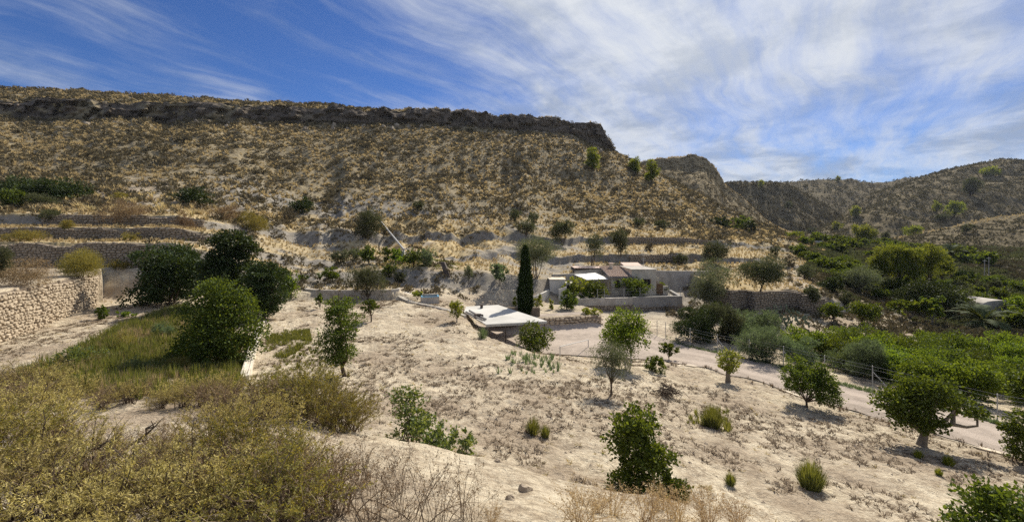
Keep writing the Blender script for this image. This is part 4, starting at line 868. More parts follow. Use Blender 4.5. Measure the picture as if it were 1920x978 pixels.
tree('duskolive', 1146, 742, 76, 100, 'thin-trunked sparse young olive in the middle of the field', 'olive_tree', trunk=.34, dens=.6, base_r=.045, mat=L_OLV)
tree('citrus', 1254, 676, 38, 36, 'small round-headed tree at the roadside behind the low bush', 'fruit_tree', trunk=.25)
bush('citrus', 1230, 697, 44, 32, 'low green bush under the small roadside tree')
tree('yellow', 1365, 716, 52, 64, 'little yellow-green fruit tree on a thick short trunk beside the road', 'fruit_tree', trunk=.36, base_r=.14, dens=.9)
tree('dark', 1512, 762, 100, 88, 'dark broad citrus tree with a low crown casting a shadow on the pale slope', 'citrus_tree', trunk=.14, shape='full', dens=1.1, nmax=9000, mat=L_CIT)
bush('bright', 1198, 918, 140, 168, 'large bright green shrub at the foot of the near bank', shape='tall', trunk=.03, p=at_depth(1198, 11.2), mat=L_CIT, dens=1.25, nmax=14000)
bush('bright', 1262, 935, 84, 62, 'lower green side shoot of leaves right of the large bright shrub', p=at_depth(1262, 10.9), mat=L_CIT, dens=1.2)
bush('citrus', 1915, 868, 62, 100, 'dark leafy shrub cut by the right edge of the picture', shape='tall', trunk=.05)
bush('bright', 1890, 1015, 175, 172, 'leafy shrub filling the bottom right corner', shape='round', p=at_depth(1885, 8.6), mat=L_CIT, nmax=12000)
bush('bright', 762, 815, 92, 108, 'straggling green shrub with upright stems behind the near bank, left half', shape='tall', stems=9, dens=.62, p=at_depth(766, 12.8), tight=.3, per=12, mat=L_SHR)
bush('bright', 822, 835, 96, 88, 'straggling green shrub with upright stems behind the near bank, right half', shape='mound', stems=9, dens=.62, p=at_depth(824, 12.2), tight=.3, per=12, mat=L_SHR)
bush('bright', 868, 848, 60, 70, 'smaller leafy shrub at the right end of the straggling shrub', stems=6, shape='tall', dens=.6, per=12, mat=L_SHR, p=at_depth(868, 11.8))
bush('bright', 715, 812, 44, 50, 'small fresh green shoots between the round yellow bush and the grey shrub', p=at_depth(715, 11.5))
# ---- dark trees and lit bush at left
tree('dark', 312, 566, 146, 112, 'broad black-green carob tree right of the sunlit stone wall', 'carob_tree', shape='full', trunk=.0, stems=4, dens=1.5, p=at_depth(312, 39))
tree('dark', 433, 590, 120, 152, 'tall dark tree with a knobbly top between two other dark trees', 'carob_tree', trunk=.03, shape='tall', dens=1.5, p=at_depth(433, 37.5))
tree('dark', 496, 608, 92, 112, 'dark tree rightmost of the three black-green trees above the channel', 'carob_tree', trunk=.03, shape='tall', dens=1.4, p=at_depth(496, 34.0))
bush('bright', 545, 557, 42, 48, 'light green bush peeping out behind the rightmost dark tree')
tree('bright', 412, 706, 160, 168, 'big lit green bush in front of the three dark trees', 'leafy_bush', 'bush', trunk=.0, stems=6, dens=1.15, mat=L_CIT, nmax=8000, per=18, tight=.24, bl=[(-22, 10, 128, 26), (-2, 0, 138, 22), (-30, -10, 92, 30), (12, 10, 106, 30), (38, 5, 96, 28), (50, 0, 66, 30), (20, -20, 62, 36), (-12, -20, 48, 34), (-46, -10, 34, 26), (-66, 0, 20, 20), (44, -16, 30, 28), (10, -30, 22, 30), (62, 8, 44, 20), (-40, 20, 66, 26), (28, 20, 120, 20)], p=at_depth(412, 22.0))
bush('citrus', 190, 598, 26, 28, 'small round bush alone near the end of the sunlit wall')
bush('bright', 236, 594, 28, 14, 'flat patch of green weed right of the small round bush')
# ---- terraces at left
for px, py, w, h, k, lb in ((150, 528, 96, 50, 'scrubgreen', 'brown-green scrub bush spilling over the top of the sunlit wall'), (52, 540, 112, 48, 'brown', 'rusty brown scrub bush on top of the sunlit wall at far left'), (160, 508, 70, 40, 'scrubgreen', 'olive-green bush at the foot of the shaded terrace wall'),
        (224, 503, 34, 20, 'scrubgreen', 'small tan-green bush left of the broad carob tree'), (5, 520, 44, 66, 'duskolive', 'grey-green bush cut by the left edge on the wall platform'), (232, 417, 92, 44, 'brown', 'dark brown leafless thorn bush on the upper terrace'),
        (346, 428, 36, 32, 'brown', 'brown spiky bush at the end of the middle terrace strip'), (425, 410, 60, 34, 'brown', 'brown-green bush at the head of the eroded slope'), (478, 432, 66, 40, 'scrubgreen', 'olive bush sprawling over the grey eroded mound'),
        (545, 422, 32, 32, 'dusk', 'grey dry bush in the gully right of the eroded mound'), (124, 437, 28, 26, 'scrubgreen', 'yellow-green bush on the middle terrace strip'), (95, 418, 60, 26, 'duskolive', 'grey bush against the topmost terrace wall'), (60, 452, 80, 22, 'scrubgreen', 'flat scrub on the straw strip above the shaded wall'),
        (245, 452, 30, 18, 'scrubgreen', 'small scrub clump on the straw strip above the shaded wall'), (228, 375, 34, 16, 'scrubgreen', 'yellow-green clump at the foot of the left hillside')):
    bush(k, px, py, w, h, lb, 'scrub_bush', dens=1.0)
for px, py, w, h, k, lb in ((38, 378, 90, 52, 'dark', 'large dark green bush at far left below the hillside'), (122, 372, 92, 40, 'dark', 'broad dark green bush second from the left below the hillside'), (24, 391, 46, 38, 'citrus', 'round mid-green bush in front of the far left dark bush'),
        (76, 390, 54, 30, 'duskolive', 'grey-green bush in front of the two broad dark bushes'), (118, 374, 26, 14, 'bright', 'little bright green bush in front of the broad dark bush'), (368, 384, 64, 34, 'dark', 'dark green bush alone at the hill foot, left of centre'),
        (569, 400, 44, 28, 'dark', 'dark round bush at the hill foot above the grey mound'), (690, 446, 52, 54, 'duskolive', 'big dark scrub tree at the top of the pale water pipe'), (785, 393, 26, 18, 'duskolive', 'small dark bush on the hill foot above the pipe')):
    bush(k, px, py, w, h, lb, 'shrub', dens=1.1, shape='round' if w < 80 else 'mound')
# ---- row of greenery on the grey bank
for px, py, w, h, k, lb in ((637, 498, 30, 30, 'duskolive', 'grey-green shrub leftmost of the row on the grey bank'), (663, 494, 34, 32, 'olive', 'pale olive shrub second in the row on the grey bank'), (691, 494, 38, 38, 'citrus', 'dark green round tree third in the row on the grey bank'),
        (724, 492, 20, 28, 'citrus', 'slim green tree left of the pipe outlet'), (742, 490, 20, 30, 'bright', 'yellow-green shrub touching the pipe outlet box'), (775, 500, 40, 34, 'citrus', 'green bush right of the pipe outlet box'),
        (803, 498, 38, 36, 'grey', 'grey-green bush at the right end of the row on the grey bank'), (729, 520, 30, 32, 'citrus', 'dark green tree just below the row on the grey bank'), (755, 530, 24, 26, 'duskolive', 'small grey sapling on the bank above the water channel'), (757, 492, 50, 12, 'bright', 'low fresh green weeds under the pipe outlet')):
    tree(k, px, py, w, h, lb, 'shrub', 'shrub', trunk=.1)
tree('bright', 937, 535, 40, 47, 'bushy light green tree on the bank left of the cypress', 'fruit_tree', trunk=.22, mat=L_GRY)
tree('olive', 879, 532, 23, 38, 'slim sparse young tree on the bank right of the drain chute', 'sapling', trunk=.25, dens=.7)
tree('olive', 1006, 522, 84, 76, 'big grey olive tree behind the cypress', 'olive_tree', trunk=.25, dens=1.1, stems=4)
# ---- around the house
for px, dd, w, h, k, lb in ((1062, 50.5, 40, 40, 'citrus', 'dark round bush on the planted bed left of the retaining wall'), (1078, 56.2, 46, 38, 'yellow', 'light yellow-green tree in front of the white canopy'), (1120, 56.4, 58, 32, 'citrus', 'wide green tree between canopy and tiled house, behind the wall fence'),
        (1187, 57.5, 58, 38, 'citrus', 'round green tree in front of the flat-roofed part of the house'), (1246, 60.5, 22, 26, 'citrus', 'small dark tree right of the house gate'), (1096, 55.6, 30, 22, 'bright', 'low leafy shrub on the wall below the white canopy')):
    tree(k, 0, 0, w, h, lb, 'garden_tree', 'tree', p=at_depth(px, dd), trunk=.08, dens=1.2)
for px, dd, w, h, lb in ((1010, 50.5, 20, 27, 'broad-leaved banana-like plant right of the cypress'), (1033, 50.3, 9, 22, 'thin upright plant on the bed between banana plant and dark bush'), (966, 51.5, 12, 17, 'thin yellow-green plant left of the cypress')):
    tree('yellow', 0, 0, w, h, lb, 'garden_plant', 'plant', p=at_depth(px, dd), trunk=.05, shape='tall', parts=('stem', 'foliage'))
bush('yellow', 1104, 583, 48, 13, 'yellow-green hedge plant trailing over the corner of the pale bed wall', 'trailing_plant', 'plant', p=at_depth(1106, 47.4))
# ---- slope olives behind the house and right of it
for px, py, w, h, k, tr, dn, lb in ((1055, 459, 38, 56, 'duskolive', .1, 1, 'dark upright olive on the slope behind the big grey olive'), (1110, 497, 44, 60, 'duskolive', .25, .6, 'thin leafless-looking olive on the terrace above the white shed'), (1163, 479, 40, 60, 'duskolive', .1, .9, 'upright olive on the terrace above the tiled roof'),
        (1341, 497, 52, 50, 'duskolive', .08, 1.1, 'dark round olive on the terrace right above the block wall'), (1325, 588, 58, 88, 'olive', .08, 1.0, 'tall grey olive directly right of the house retaining wall'), (1352, 560, 78, 76, 'olive', .3, .55, 'airy silver olive with forked branches behind the tall grey olive'),
        (1424, 549, 80, 70, 'duskolive', .2, 1.4, 'dark full-crowned olive on the straw terrace right of the airy silver olive'), (986, 442, 36, 32, 'duskolive', .1, .9, 'dark scrub tree pair member nearer the cypress top'), (966, 416, 22, 24, 'duskolive', .1, .9, 'small dark scrub tree at the hill foot above the cypress'),
        (1000, 420, 22, 22, 'duskolive', .1, .9, 'small scrub tree right of the one above the cypress'), (1386, 432, 40, 24, 'citrus', .05, 1, 'bright green bush on the right end of the hill slope'), (1354, 426, 36, 20, 'dark', .05, 1, 'dark bush touching the bright green bush on the slope end'), (1411, 438, 14, 28, 'dark', .05, 1, 'slim dark tree near the end of the hill slope'),
        (1455, 480, 20, 18, 'duskolive', .1, 1, 'small round scrub right of the hill end olives'), (1508, 524, 34, 30, 'duskolive', .1, .8, 'grey scrub tree on the slope left of the dark green valley bush'), (1478, 500, 26, 22, 'dusk', .1, .9, 'brown scrub on the slope end above the dark olive'), (1278, 498, 26, 26, 'duskolive', .1, .8, 'small olive bush on the straw strip right of the house'),
        (1218, 470, 22, 20, 'dusk', .1, .9, 'brown bush on the slope above the flat-roofed block'), (1240, 432, 30, 20, 'duskolive', .1, .9, 'dark bush at hill foot above the house'), (1195, 425, 26, 18, 'duskolive', .1, .9, 'second dark bush at hill foot above the house, left one')):
    tree(k, px, py, w, h, lb, 'olive_tree' if k in ('olive', 'duskolive') else 'bush', 'tree' if k in ('olive', 'duskolive') else 'bush', trunk=tr, dens=dn, stems=3 if h > 40 else 1)
for px, py, w, h, lb in ((1112, 319, 26, 40, 'pine under the end of the cliff'), (1190, 324, 22, 30, 'left of two pines on the skyline ridge right of the cliff'), (1222, 341, 22, 40, 'right of two pines on the ridge right of the cliff')):
    tree('pine', px, py, w, h, lb, 'pine_tree', 'tree', trunk=.08, shape='tall', dens=1.6, mat=L_PIN)

# ---- cypress
def cypress(p, W, H, seed):
    rng = np.random.default_rng(seed); n = 12000; t = rng.random(n)**1.15
    prof = W/2*np.clip(1.25*(1-t)**.55*(.55+.45*np.minimum(1, t*9)), 0, 1)*(1-.12*vnoise(t*9, t*0+seed))
    a = rng.uniform(0, 2*math.pi, n); lob = 1+.14*np.sin(a*5+t*14)+.10*np.sin(a*3-t*23)
    r = prof*lob*(.70+.30*rng.random(n)+.22*rng.random(n)**6); P = np.stack([r*np.cos(a), r*np.sin(a), H*(.03+.97*t)], -1)
    D = np.stack([np.cos(a)*.35, np.sin(a)*.35, np.full(n, 1.0)], -1)+rng.normal(size=(n, 3))*.42
    cm = mesh_of(leaf_quads(P, D, .34*rng.uniform(.6, 1.2, n), .12, rng), 'crown', L_CYP)
    tb = MB(); tb.tube([(0, 0, -.2), (0, 0, H*.5), (0, 0, H*.93)], [.16, .1, .02], 7)
    return put('cypress_tree', 'tall slim black-green cypress behind the carport roof', 'tree', (tb.mesh('trunk', [B_BRN]), cm), p)
cypress(at_depth(985, 46.2)-Vector((0, 0, .2)), 1.5, 7.6, 4)

# ---- palms
def palm(p, H, R, nf, seed, label, trunk_r=.18):
    rng = np.random.default_rng(seed); r = thing('palm_tree', label, 'palm', p)
    tb = MB(); n = 10; tb.tube([(rng.uniform(-.02, .02), 0, H*i/(n-1)-.1*(i == 0)) for i in range(n)], [trunk_r*(1.15 if i % 2 else 1.0) for i in range(n)], 8); tb.obj('trunk', B_BRN, r)
    for k in range(nf):
        a = 2*math.pi*k/nf*2.4+rng.uniform(-.2, .2); el = rng.uniform(-.25, 1.35); Lr = R*rng.uniform(.85, 1.15); m = 14
        s_ = np.linspace(0, 1, m); ang = el-s_**1.5*1.25; st = Lr/(m-1)
        rad = np.concatenate([[0], np.cumsum(np.cos(ang[:-1])*st)]); zz_ = np.concatenate([[0], np.cumsum(np.sin(ang[:-1])*st)])
        C_ = np.stack([np.cos(a)*rad, np.sin(a)*rad, H+zz_], -1); fm = MB(); fm.tube(list(C_), [.03*(1-.8*q) for q in s_], 4)
        side = np.array([-math.sin(a), math.cos(a), 0]); lf = 34; tt = np.linspace(.12, .99, lf)
        B0 = np.stack([np.interp(tt, s_, C_[:, i]) for i in range(3)], -1); tan = unit(np.gradient(B0, axis=0))
        for sg in (-1, 1):
            D = side*sg*.8+tan*.7+np.array([0, 0, -.12]); D = unit(D+rng.normal(size=D.shape)*.08); ll = (R*.26*np.sin(np.pi*np.clip(tt*.85+.12, 0, 1)))[:, None]
            wv_ = tan*.05*R/2; fm.add(np.stack([B0-wv_, B0+wv_, B0+D*ll], 1).reshape(-1, 3), np.arange(3*lf).reshape(lf, 3))
        fm.obj('frond', L_PLM, r)
    return r
pp_ = ground(1843, 614); palm(pp_, .9, 46*pp_.y/F*1.15, 30, 3, 'short bushy palm with arching fronds in front of the greenhouse')
pp_ = ground(1784, 524); palm(pp_, 48*pp_.y/F, 27*pp_.y/F, 26, 6, 'tall thin-trunked palm rising behind the valley trees', .30)

# ---- prickly pear clumps
def pear(p, W, H, n, seed, label):
    rng = np.random.default_rng(seed); r = thing('prickly_pear', label, 'cactus', p); ms = []
    ps = []
    for k in range(n):
        a = rng.uniform(0, 2*math.pi); q = rng.random()**.6; x, y = W/2*q*math.cos(a), W/2*q*math.sin(a); z = .15+(H-.2)*rng.random()**.8*(1-.5*q); ps.append((x, y, z))
    u8 = np.linspace(0, 2*math.pi, 9)[:-1]
    for x, y, z in ps:
        h = rng.uniform(.24, .36); w = h*rng.uniform(.55, .7); az = rng.uniform(0, math.pi); tl = rng.uniform(-.6, .6); m = MB(); vv = []
        ex = np.array([math.cos(az), math.sin(az), 0]); nz = np.array([-math.sin(az), math.cos(az), 0]); up = np.array([0, 0, 1])*math.cos(tl)+ex*math.sin(tl)
        ex2 = np.cross(nz, up); c = np.array([x, y, z])
        for off, k in ((-.035, .8), (0, 1.0), (.035, .8)):
            for q in u8: vv.append(c+ex2*w/2*math.cos(q)*k+up*h/2*(math.sin(q)*k)*1.0+nz*off)
        m.add(vv, [[i*8+j, i*8+(j+1) % 8, (i+1)*8+(j+1) % 8, (i+1)*8+j] for i in range(2) for j in range(8)]+[]); m.add(vv[:8], [list(range(8))[::-1]]); m.add(vv[16:], [list(range(8))]); ms.append(m)
    for m in ms[:100]: m.obj('pad', L_PAD, r)
    if len(ms) > 100:
        a = MB()
        for m in ms[100:]:
            base = a.n
            for k_, pl in m.P.items():
                for q in pl: a.P.setdefault(k_, []).append(q+base)
            a.V += m.V; a.n += m.n
        tag(a.obj('pads', L_PAD, r), kind='stuff')
pq = ground(1466, 616); pear(pq, 92*pq.y/F, 50*pq.y/F, 170, 1, 'large prickly pear cactus clump with pale pads beyond the road fence')
pq = ground(1290, 632); pear(pq, 40*pq.y/F, 34*pq.y/F, 60, 2, 'small prickly pear clump at the left end of the fence shrubs')

# ---- shrubs along the fence, valley trees
for px, py, w, h, k, lb in ((1300, 652, 72, 62, 'duskolive', 'dark oleander shrub leftmost behind the road fence'), (1348, 654, 78, 78, 'duskolive', 'oleander shrub with pale flower heads second behind the road fence'), (1385, 650, 66, 64, 'grey', 'grey-green shrub rising over the second oleander'), (1424, 645, 66, 54, 'grey', 'soft grey shrub below the prickly pear'),
        (1432, 692, 82, 70, 'grey', 'feathery grey-green shrub on the fence line, left of a pair'), (1490, 697, 72, 60, 'grey', 'feathery grey-green shrub on the fence line, right of a pair'), (1596, 716, 84, 76, 'grey', 'big feathery grey shrub on the fence left of the fig tree'), (1655, 712, 70, 66, 'grey', 'feathery grey shrub against the bright orchard hedge'),
        (1340, 596, 36, 34, 'citrus', 'green bush poking up behind the second oleander')):
    gp_ = ground(px, py); bush(k, px, py, w*1.22, h, lb, 'shrub', 'shrub', dens=1.2, trunk=.0, p=at_depth(px, gp_.y+(w*gp_.y/F*.78 if px != 1340 else 0)), shape='full', mat=L_DRK if k == 'duskolive' and px < 1310 else None)
for px, py, w, h, k, tr, lb in ((1616, 608, 54, 48, 'citrus', .2, 'round dark green citrus on the pale patch beyond the orchard'), (1563, 604, 44, 38, 'citrus', .2, 'paler citrus left of the round one on the pale patch'), (1706, 602, 78, 40, 'fig', .2, 'spreading fig tree on the shaded bank below the pines'), (1750, 610, 52, 50, 'fig', .1, 'second fig right of the spreading one below the pines'),
        (1738, 588, 96, 64, 'dark', .05, 'huge black-green bush under the right-hand pines'), (1612, 548, 64, 52, 'olive', .2, 'leaning grey olive left of the pine grove'), (1560, 548, 40, 32, 'dark', .05, 'dark green bush on the slope left of the leaning olive'), (1905, 594, 46, 42, 'bright', .1, 'bright green round tree at the right edge beside the greenhouse'),
        (1520, 575, 40, 44, 'duskolive', .2, 'sparse grey tree on the bank left of the pale patch'), (1795, 575, 56, 40, 'duskolive', .1, 'grey bush right of the huge black-green bush'), (1588, 575, 26, 26, 'duskolive', .1, 'small grey bush on the bank below the leaning olive')):
    tree(k, px, py, w, h, lb, 'tree', 'tree', trunk=tr, dens=1.3, stems=1 if tr > .15 else 4)
for i, (px, py, w, h) in enumerate(((1655, 545, 44, 84), (1688, 550, 46, 90), (1716, 552, 40, 86), (1742, 548, 52, 90), (1766, 540, 40, 72))):
    tree('pine', px, py, w, h, ['leftmost pine of the lit-topped grove on the right', 'second pine of the grove, in front', 'middle pine of the grove', 'tall broad pine, fourth of the grove', 'shorter pine at the right end of the grove'][i], 'pine_tree', 'tree', trunk=.36, dens=1.3, shape='tall', group='pines of the grove')

# ---- fig tree leaning over the road edge
def leaning_fig(p, d):
    s = d/F; rng = np.random.default_rng(9); r = thing('fig_tree', 'old fig tree with a thick trunk and one long low branch over the road', 'tree', p)
    tb = MB(); P0 = np.array([0, 0, 0.0]); f1 = np.array([5, 0, 22])*s
    tb.tube([(0, 0, -.2), (0, 0, .05), f1], [.26, .19, .14], 9)
    br = [[f1, (30, 2, 38), (58, 0, 40), (80, -4, 37), (98, -6, 40), (96, -8, 58)], [f1, (-18, 4, 45), (-42, 6, 70), (-58, 4, 82)], [f1, (8, -6, 55), (20, -8, 88), (24, -6, 108)], [f1, (-6, 10, 60), (-16, 14, 98)], [(58*1.0, 0, 40), (66, 6, 56), (76, 10, 74)], [f1, (26, 12, 62), (54, 18, 86)], [(30, 2, 38), (40, -8, 54), (52, -10, 72)]]
    for b in br: b = [np.array(q, float)*(1 if q is f1 else s) for q in b]; tb.tube(b, np.linspace(.11, .035, len(b)), 6)
    tb.obj('trunk', B_GRY, r, smooth=True)
    bl = [((-50, 4, 78), (26, 22, 16)), ((-28, 8, 92), (26, 24, 18)), ((2, 0, 106), (28, 26, 18)), ((26, -4, 100), (26, 24, 18)), ((52, 14, 86), (24, 22, 16)), ((74, 8, 78), (22, 18, 13)), ((-36, 0, 58), (18, 18, 13)), ((94, -8, 62), (14, 12, 9)), ((10, 12, 84), (30, 26, 16)), ((-10, -10, 62), (22, 16, 14)), ((-14, 0, 44), (24, 18, 14)), ((16, -6, 42), (20, 16, 10))]
    bl = [(np.array(c)*s, np.array(q)*s) for c, q in bl]
    link('crown', mesh_of(crown(bl, 9000, .13, .095, rng, per=14, tight=.34, floor=.3), 'crown', KIND['fig'][0]), r)
pf = ground(1728, 833); pf.z -= .05; leaning_fig(pf, pf.y)

# ---- orchard rows beyond the road and up the valley: five individually grown trees, copied
def protos(kind, W, H, d, n, seed, **kw): return [build_tree(kind, W, H, d, seed+i*13, **kw) for i in range(n)]
pr = protos('bright', 3.0, 2.5, 30, 4, 500, trunk=.06, dens=1.5, nmax=5000)+protos('citrus', 3.0, 2.4, 30, 2, 560, trunk=.06, dens=1.5, nmax=5000)
KEEP = [tuple(ground(x, y)[:2]) for x, y in ((1843, 614), (1466, 616), (1784, 524))]
rng = np.random.default_rng(77); cnt = 0; spots = []
def rows(x0, x1, y0, y1, dx, dy, ang, cond, kinds, lab, grp, s0=.85, s1=1.2, jitter=.3):
    ca_, sa_ = math.cos(ang), math.sin(ang); n = 0
    xs = np.arange(x0, x1, dx); ys = np.arange(y0, y1, dy)
    for yv in ys:
        for xv in xs:
            cx, cy = (x0+x1)/2, (y0+y1)/2; a_, b_ = xv-cx+rng.normal()*jitter, yv-cy+rng.normal()*jitter
            X, Y = cx+a_*ca_-b_*sa_, cy+a_*sa_+b_*ca_
            if Y < 5: continue
            px = CX+F*X/Y
            if not (1400 < px < 2020) or not cond(X, Y, px): continue
            if any((X-qx)**2+(Y-qy)**2 < 3.4**2 or (abs(X/Y-qx/qy) < 2.6/qy and qy-9 < Y < qy) for qx, qy in KEEP): continue
            p = on_ground(X, Y); py = HY+F*(CZ-p.z)/Y
            if py > 1000: continue
            spots.append((X, Y, n)); n += 1
            put('orchard_tree', lab, 'fruit tree', kinds[rng.integers(len(kinds))], p-Vector((0, 0, .08)), rng.uniform(0, 6.3), rng.uniform(s0, s1), grp)
    return n
dD = lambda px: np.interp(px, PXS, CON['D'][0])
def edge(px, a): return a
n1 = rows(8, 50, 24, 48, 2.4, 3.5, math.radians(-24), lambda X, Y, px: Y > dD(px)+2.6 and px > 1488 and Y > np.interp(px, [1488, 1600, 1690, 1760, 2020], [36, 30, 27.5, 26, 24.5]) and HY+F*(CZ-(on_ground(X, Y).z))/Y > np.interp(px, [1488, 1600, 1760, 2020], [655, 650, 660, 640]), pr, 'leafy green orchard tree in the rows just beyond the gravel road', 'orchard trees beyond the road')
pv = protos('citrus', 3.4, 2.6, 75, 3, 600, trunk=.05, dens=1.8, nmax=1500)+protos('bright', 3.2, 2.4, 75, 1, 660, trunk=.05, dens=1.8, nmax=1500, mat=L_CIT)+protos('duskolive', 3.0, 2.2, 75, 1, 680, trunk=.05, dens=1.6, nmax=1200)
n2 = rows(20, 110, 50, 100, 3.8, 4.4, math.radians(-20), lambda X, Y, px: px > np.interp(Y, [50, 60, 75, 90, 110], [1830, 1800, 1560, 1500, 1490]) and rng.random() < .85 and not (1840 < px < 1900 and 575 < HY+F*(CZ-on_ground(X, Y).z)/Y < 612), pv, 'dark green orchard tree in the valley behind the tall palm', 'orchard trees of the valley', .7, 1.15, .8)
pw = protos('citrus', 4.0, 3.0, 150, 3, 700, trunk=.04, dens=2.2, nmax=500)
n3 = rows(60, 260, 105, 235, 7.5, 8.5, math.radians(-15), lambda X, Y, px: 1500 < px < np.interp(Y, [105, 235], [1960, 1640]) and rng.random() < .62, pw, 'small dark tree in the far green valley floor', 'far valley trees', .7, 1.3, 2.2)
print('orchard', n1, n2, n3)
# ---- scattered trees on the far hills
for i, (px, py, w, h) in enumerate(((1820, 369, 26, 40), (1790, 407, 28, 30), (1757, 399, 12, 20), (1768, 414, 22, 14), (1714, 441, 24, 20), (1620, 457, 40, 34), (1660, 451, 14, 16), (1570, 432, 16, 16), (1603, 408, 16, 22), (1812, 437, 18, 17), (1840, 486, 32, 15), (1860, 330, 26, 18), (1478, 392, 10, 14), (1427, 352, 9, 14), (1498, 339, 5, 7), (1705, 332, 5, 6), (1571, 340, 8, 8), (1490, 445, 28, 12), (1520, 437, 18, 10))):
    tree('pine' if i % 3 else 'duskolive', px, py, w, h, ['dark tree standing alone on the far right hillside', 'dark tree standing alone on the far hillside'][0], 'hill_tree', 'tree', trunk=.1, shape='round', dens=1.5, group='trees scattered on the far hills')
# ------------------------------------------------------------------ scrub, straw, weeds and the wiry foreground bushes
def tuft(n, h, spread, w, seed, curve=.4):
    """grass tuft: n tapering blades"""
    rng = np.random.default_rng(seed); a = rng.uniform(0, 2*math.pi, n); s = rng.uniform(.15, 1, n)*spread; hh = h*rng.uniform(.6, 1.1, n)
    B = np.stack([np.cos(a)*s*.25, np.sin(a)*s*.25, np.zeros(n)], -1); T = np.stack([np.cos(a)*s, np.sin(a)*s, hh], -1); M = (B+T)/2+np.array([0, 0, 1])*hh[:, None]*.12*curve*2
    S_ = np.stack([-np.sin(a), np.cos(a), np.zeros(n)], -1)*w
    V = np.stack([B-S_*.5, B+S_*.5, M+S_*.4, T, M-S_*.4], 1).reshape(-1, 3); return V, np.arange(5*n).reshape(n, 5)
def clump(n, r, h, L, W, seed):
    rng = np.random.default_rng(seed); U_ = unit(rng.normal(size=(n, 3))); U_[:, 2] = np.abs(U_[:, 2]); P = U_*np.array([r, r, h])*rng.uniform(.45, 1, (n, 1))
    return leaf_quads(P, U_+rng.normal(size=(n, 3))*.6+(0, 0, .2), L*rng.uniform(.7, 1.2, n), W, rng)
def scatter(name, protos, X, Y, sc_, mat, kind='stuff', zoff=-.05, seed=0, Z=None):
    """one merged mesh of many small plants"""
    rng = np.random.default_rng(seed); Z = height(X, Y)+zoff if Z is None else Z; Vs, Ps, n0 = [], [], 0; k = rng.integers(len(protos), size=len(X)); a = rng.uniform(0, 6.3, len(X))
    for i, (pv_, pp_) in enumerate(protos):
        m = np.nonzero(k == i)[0]
        if len(m) == 0: continue
        c, s = np.cos(a[m])[:, None], np.sin(a[m])[:, None]; q = sc_[m][:, None]
        vx = (pv_[None, :, 0]*c-pv_[None, :, 1]*s)*q+X[m][:, None]; vy = (pv_[None, :, 0]*s+pv_[None, :, 1]*c)*q+Y[m][:, None]; vz = pv_[None, :, 2]*q+Z[m][:, None]
        V = np.stack([vx, vy, vz], -1).reshape(-1, 3); P = (pp_[None]+(np.arange(len(m))*len(pv_))[:, None, None]+n0).reshape(-1, pp_.shape[1]); n0 += len(V); Vs.append(V); Ps.append(P)
    o = link(name, raw_mesh(name, np.concatenate(Vs), [np.concatenate(Ps)], [mat])); return tag(o, kind=kind)
def in_frame(X, Y, m=60):
    px = CX+F*X/Y; z = height(X, Y); py = HY+F*(CZ-z)/Y; return (px > -m) & (px < 1920+m) & (py < 990+m), px, py
rng = np.random.default_rng(1234)
# hillside: sample the slope evenly in plan
N = 112000; X = rng.uniform(-260, 175, N); Y = rng.uniform(60, 262, N)
ok, px, py = in_frame(X, Y); X, Y, px, py = X[ok], Y[ok], px[ok], py[ok]
Dk, Zk = col_at(px); ar = np.arange(len(X)); band_ = (Dk <= Y).sum(0)-1
on_hill = (band_ >= iT3t) & (band_ <= iH4) & (Y < Dk[iH4]+6) & (px < 1560) & ((band_ != iH2) | (rng.random(len(X)) < .5))
dn = fbm(X/9, Y/9, 3, 5); bare = (fbm(X/11, Y/9, 4, 91) > -.1) & (Y < 120) & (px > 220); keep = on_hill & (rng.random(len(X)) < np.where(bare, .55, .97)) & (rng.random(len(X)) < np.where(band_ == iT3t, .5, 1.0))
X, Y, px, band_, dn = X[keep], Y[keep], px[keep], band_[keep], dn[keep]
kindr = rng.random(len(X))+dn*.55; dark = kindr > .56
ty = [tuft(18, .74, .62, .15, s) for s in range(6)]; dk = [clump(30, .62, .60, .42, .24, s) for s in range(6)]
tone = vnoise(X/40, Y/40, 8)
sel_t = np.nonzero(~dark)[0]; sel_d = np.nonzero(dark)[0]
def split_nearest(sel, m):
    o = sel[np.argsort(Y[sel])]; return o[:m], o[m:]
st, stu_t = split_nearest(sel_t, 240); sd, stu_d = split_nearest(sel_d, 240)
def singles(idx, protos, mat, name, label, cat, grp, lo, hi):
    ms = [raw_mesh(name, v, [p], [mat]) for v, p in protos]
    for i in idx:
        o = link(name, ms[rng.integers(len(ms))], None, on_ground(X[i], Y[i])-Vector((0, 0, .05))); o.rotation_euler[2] = rng.uniform(0, 6.3); s = rng.uniform(lo, hi); o.scale = (s, s, s)
        tag(o, label, cat, grp)
singles(st, ty, L_STR, 'grass_tussock', 'straw-coloured grass tussock on the lower edge of the hillside', 'tussock', 'straw tussocks on the hillside', .7, 1.5)
singles(sd, dk, L_GYS, 'low_shrub', 'low grey-brown shrub on the lower edge of the hillside', 'shrub', 'low grey shrubs on the hillside', .7, 1.6)
scatter('hillside_straw', ty, X[stu_t], Y[stu_t], (.5+.95*rng.random(len(stu_t))**2), L_STR, seed=1)
scatter('hillside_scrub', dk, X[stu_d], Y[stu_d], (.45+1.5*rng.random(len(stu_d))**2.4), L_GYS, seed=2)
print('hill', len(sel_t), len(sel_d))
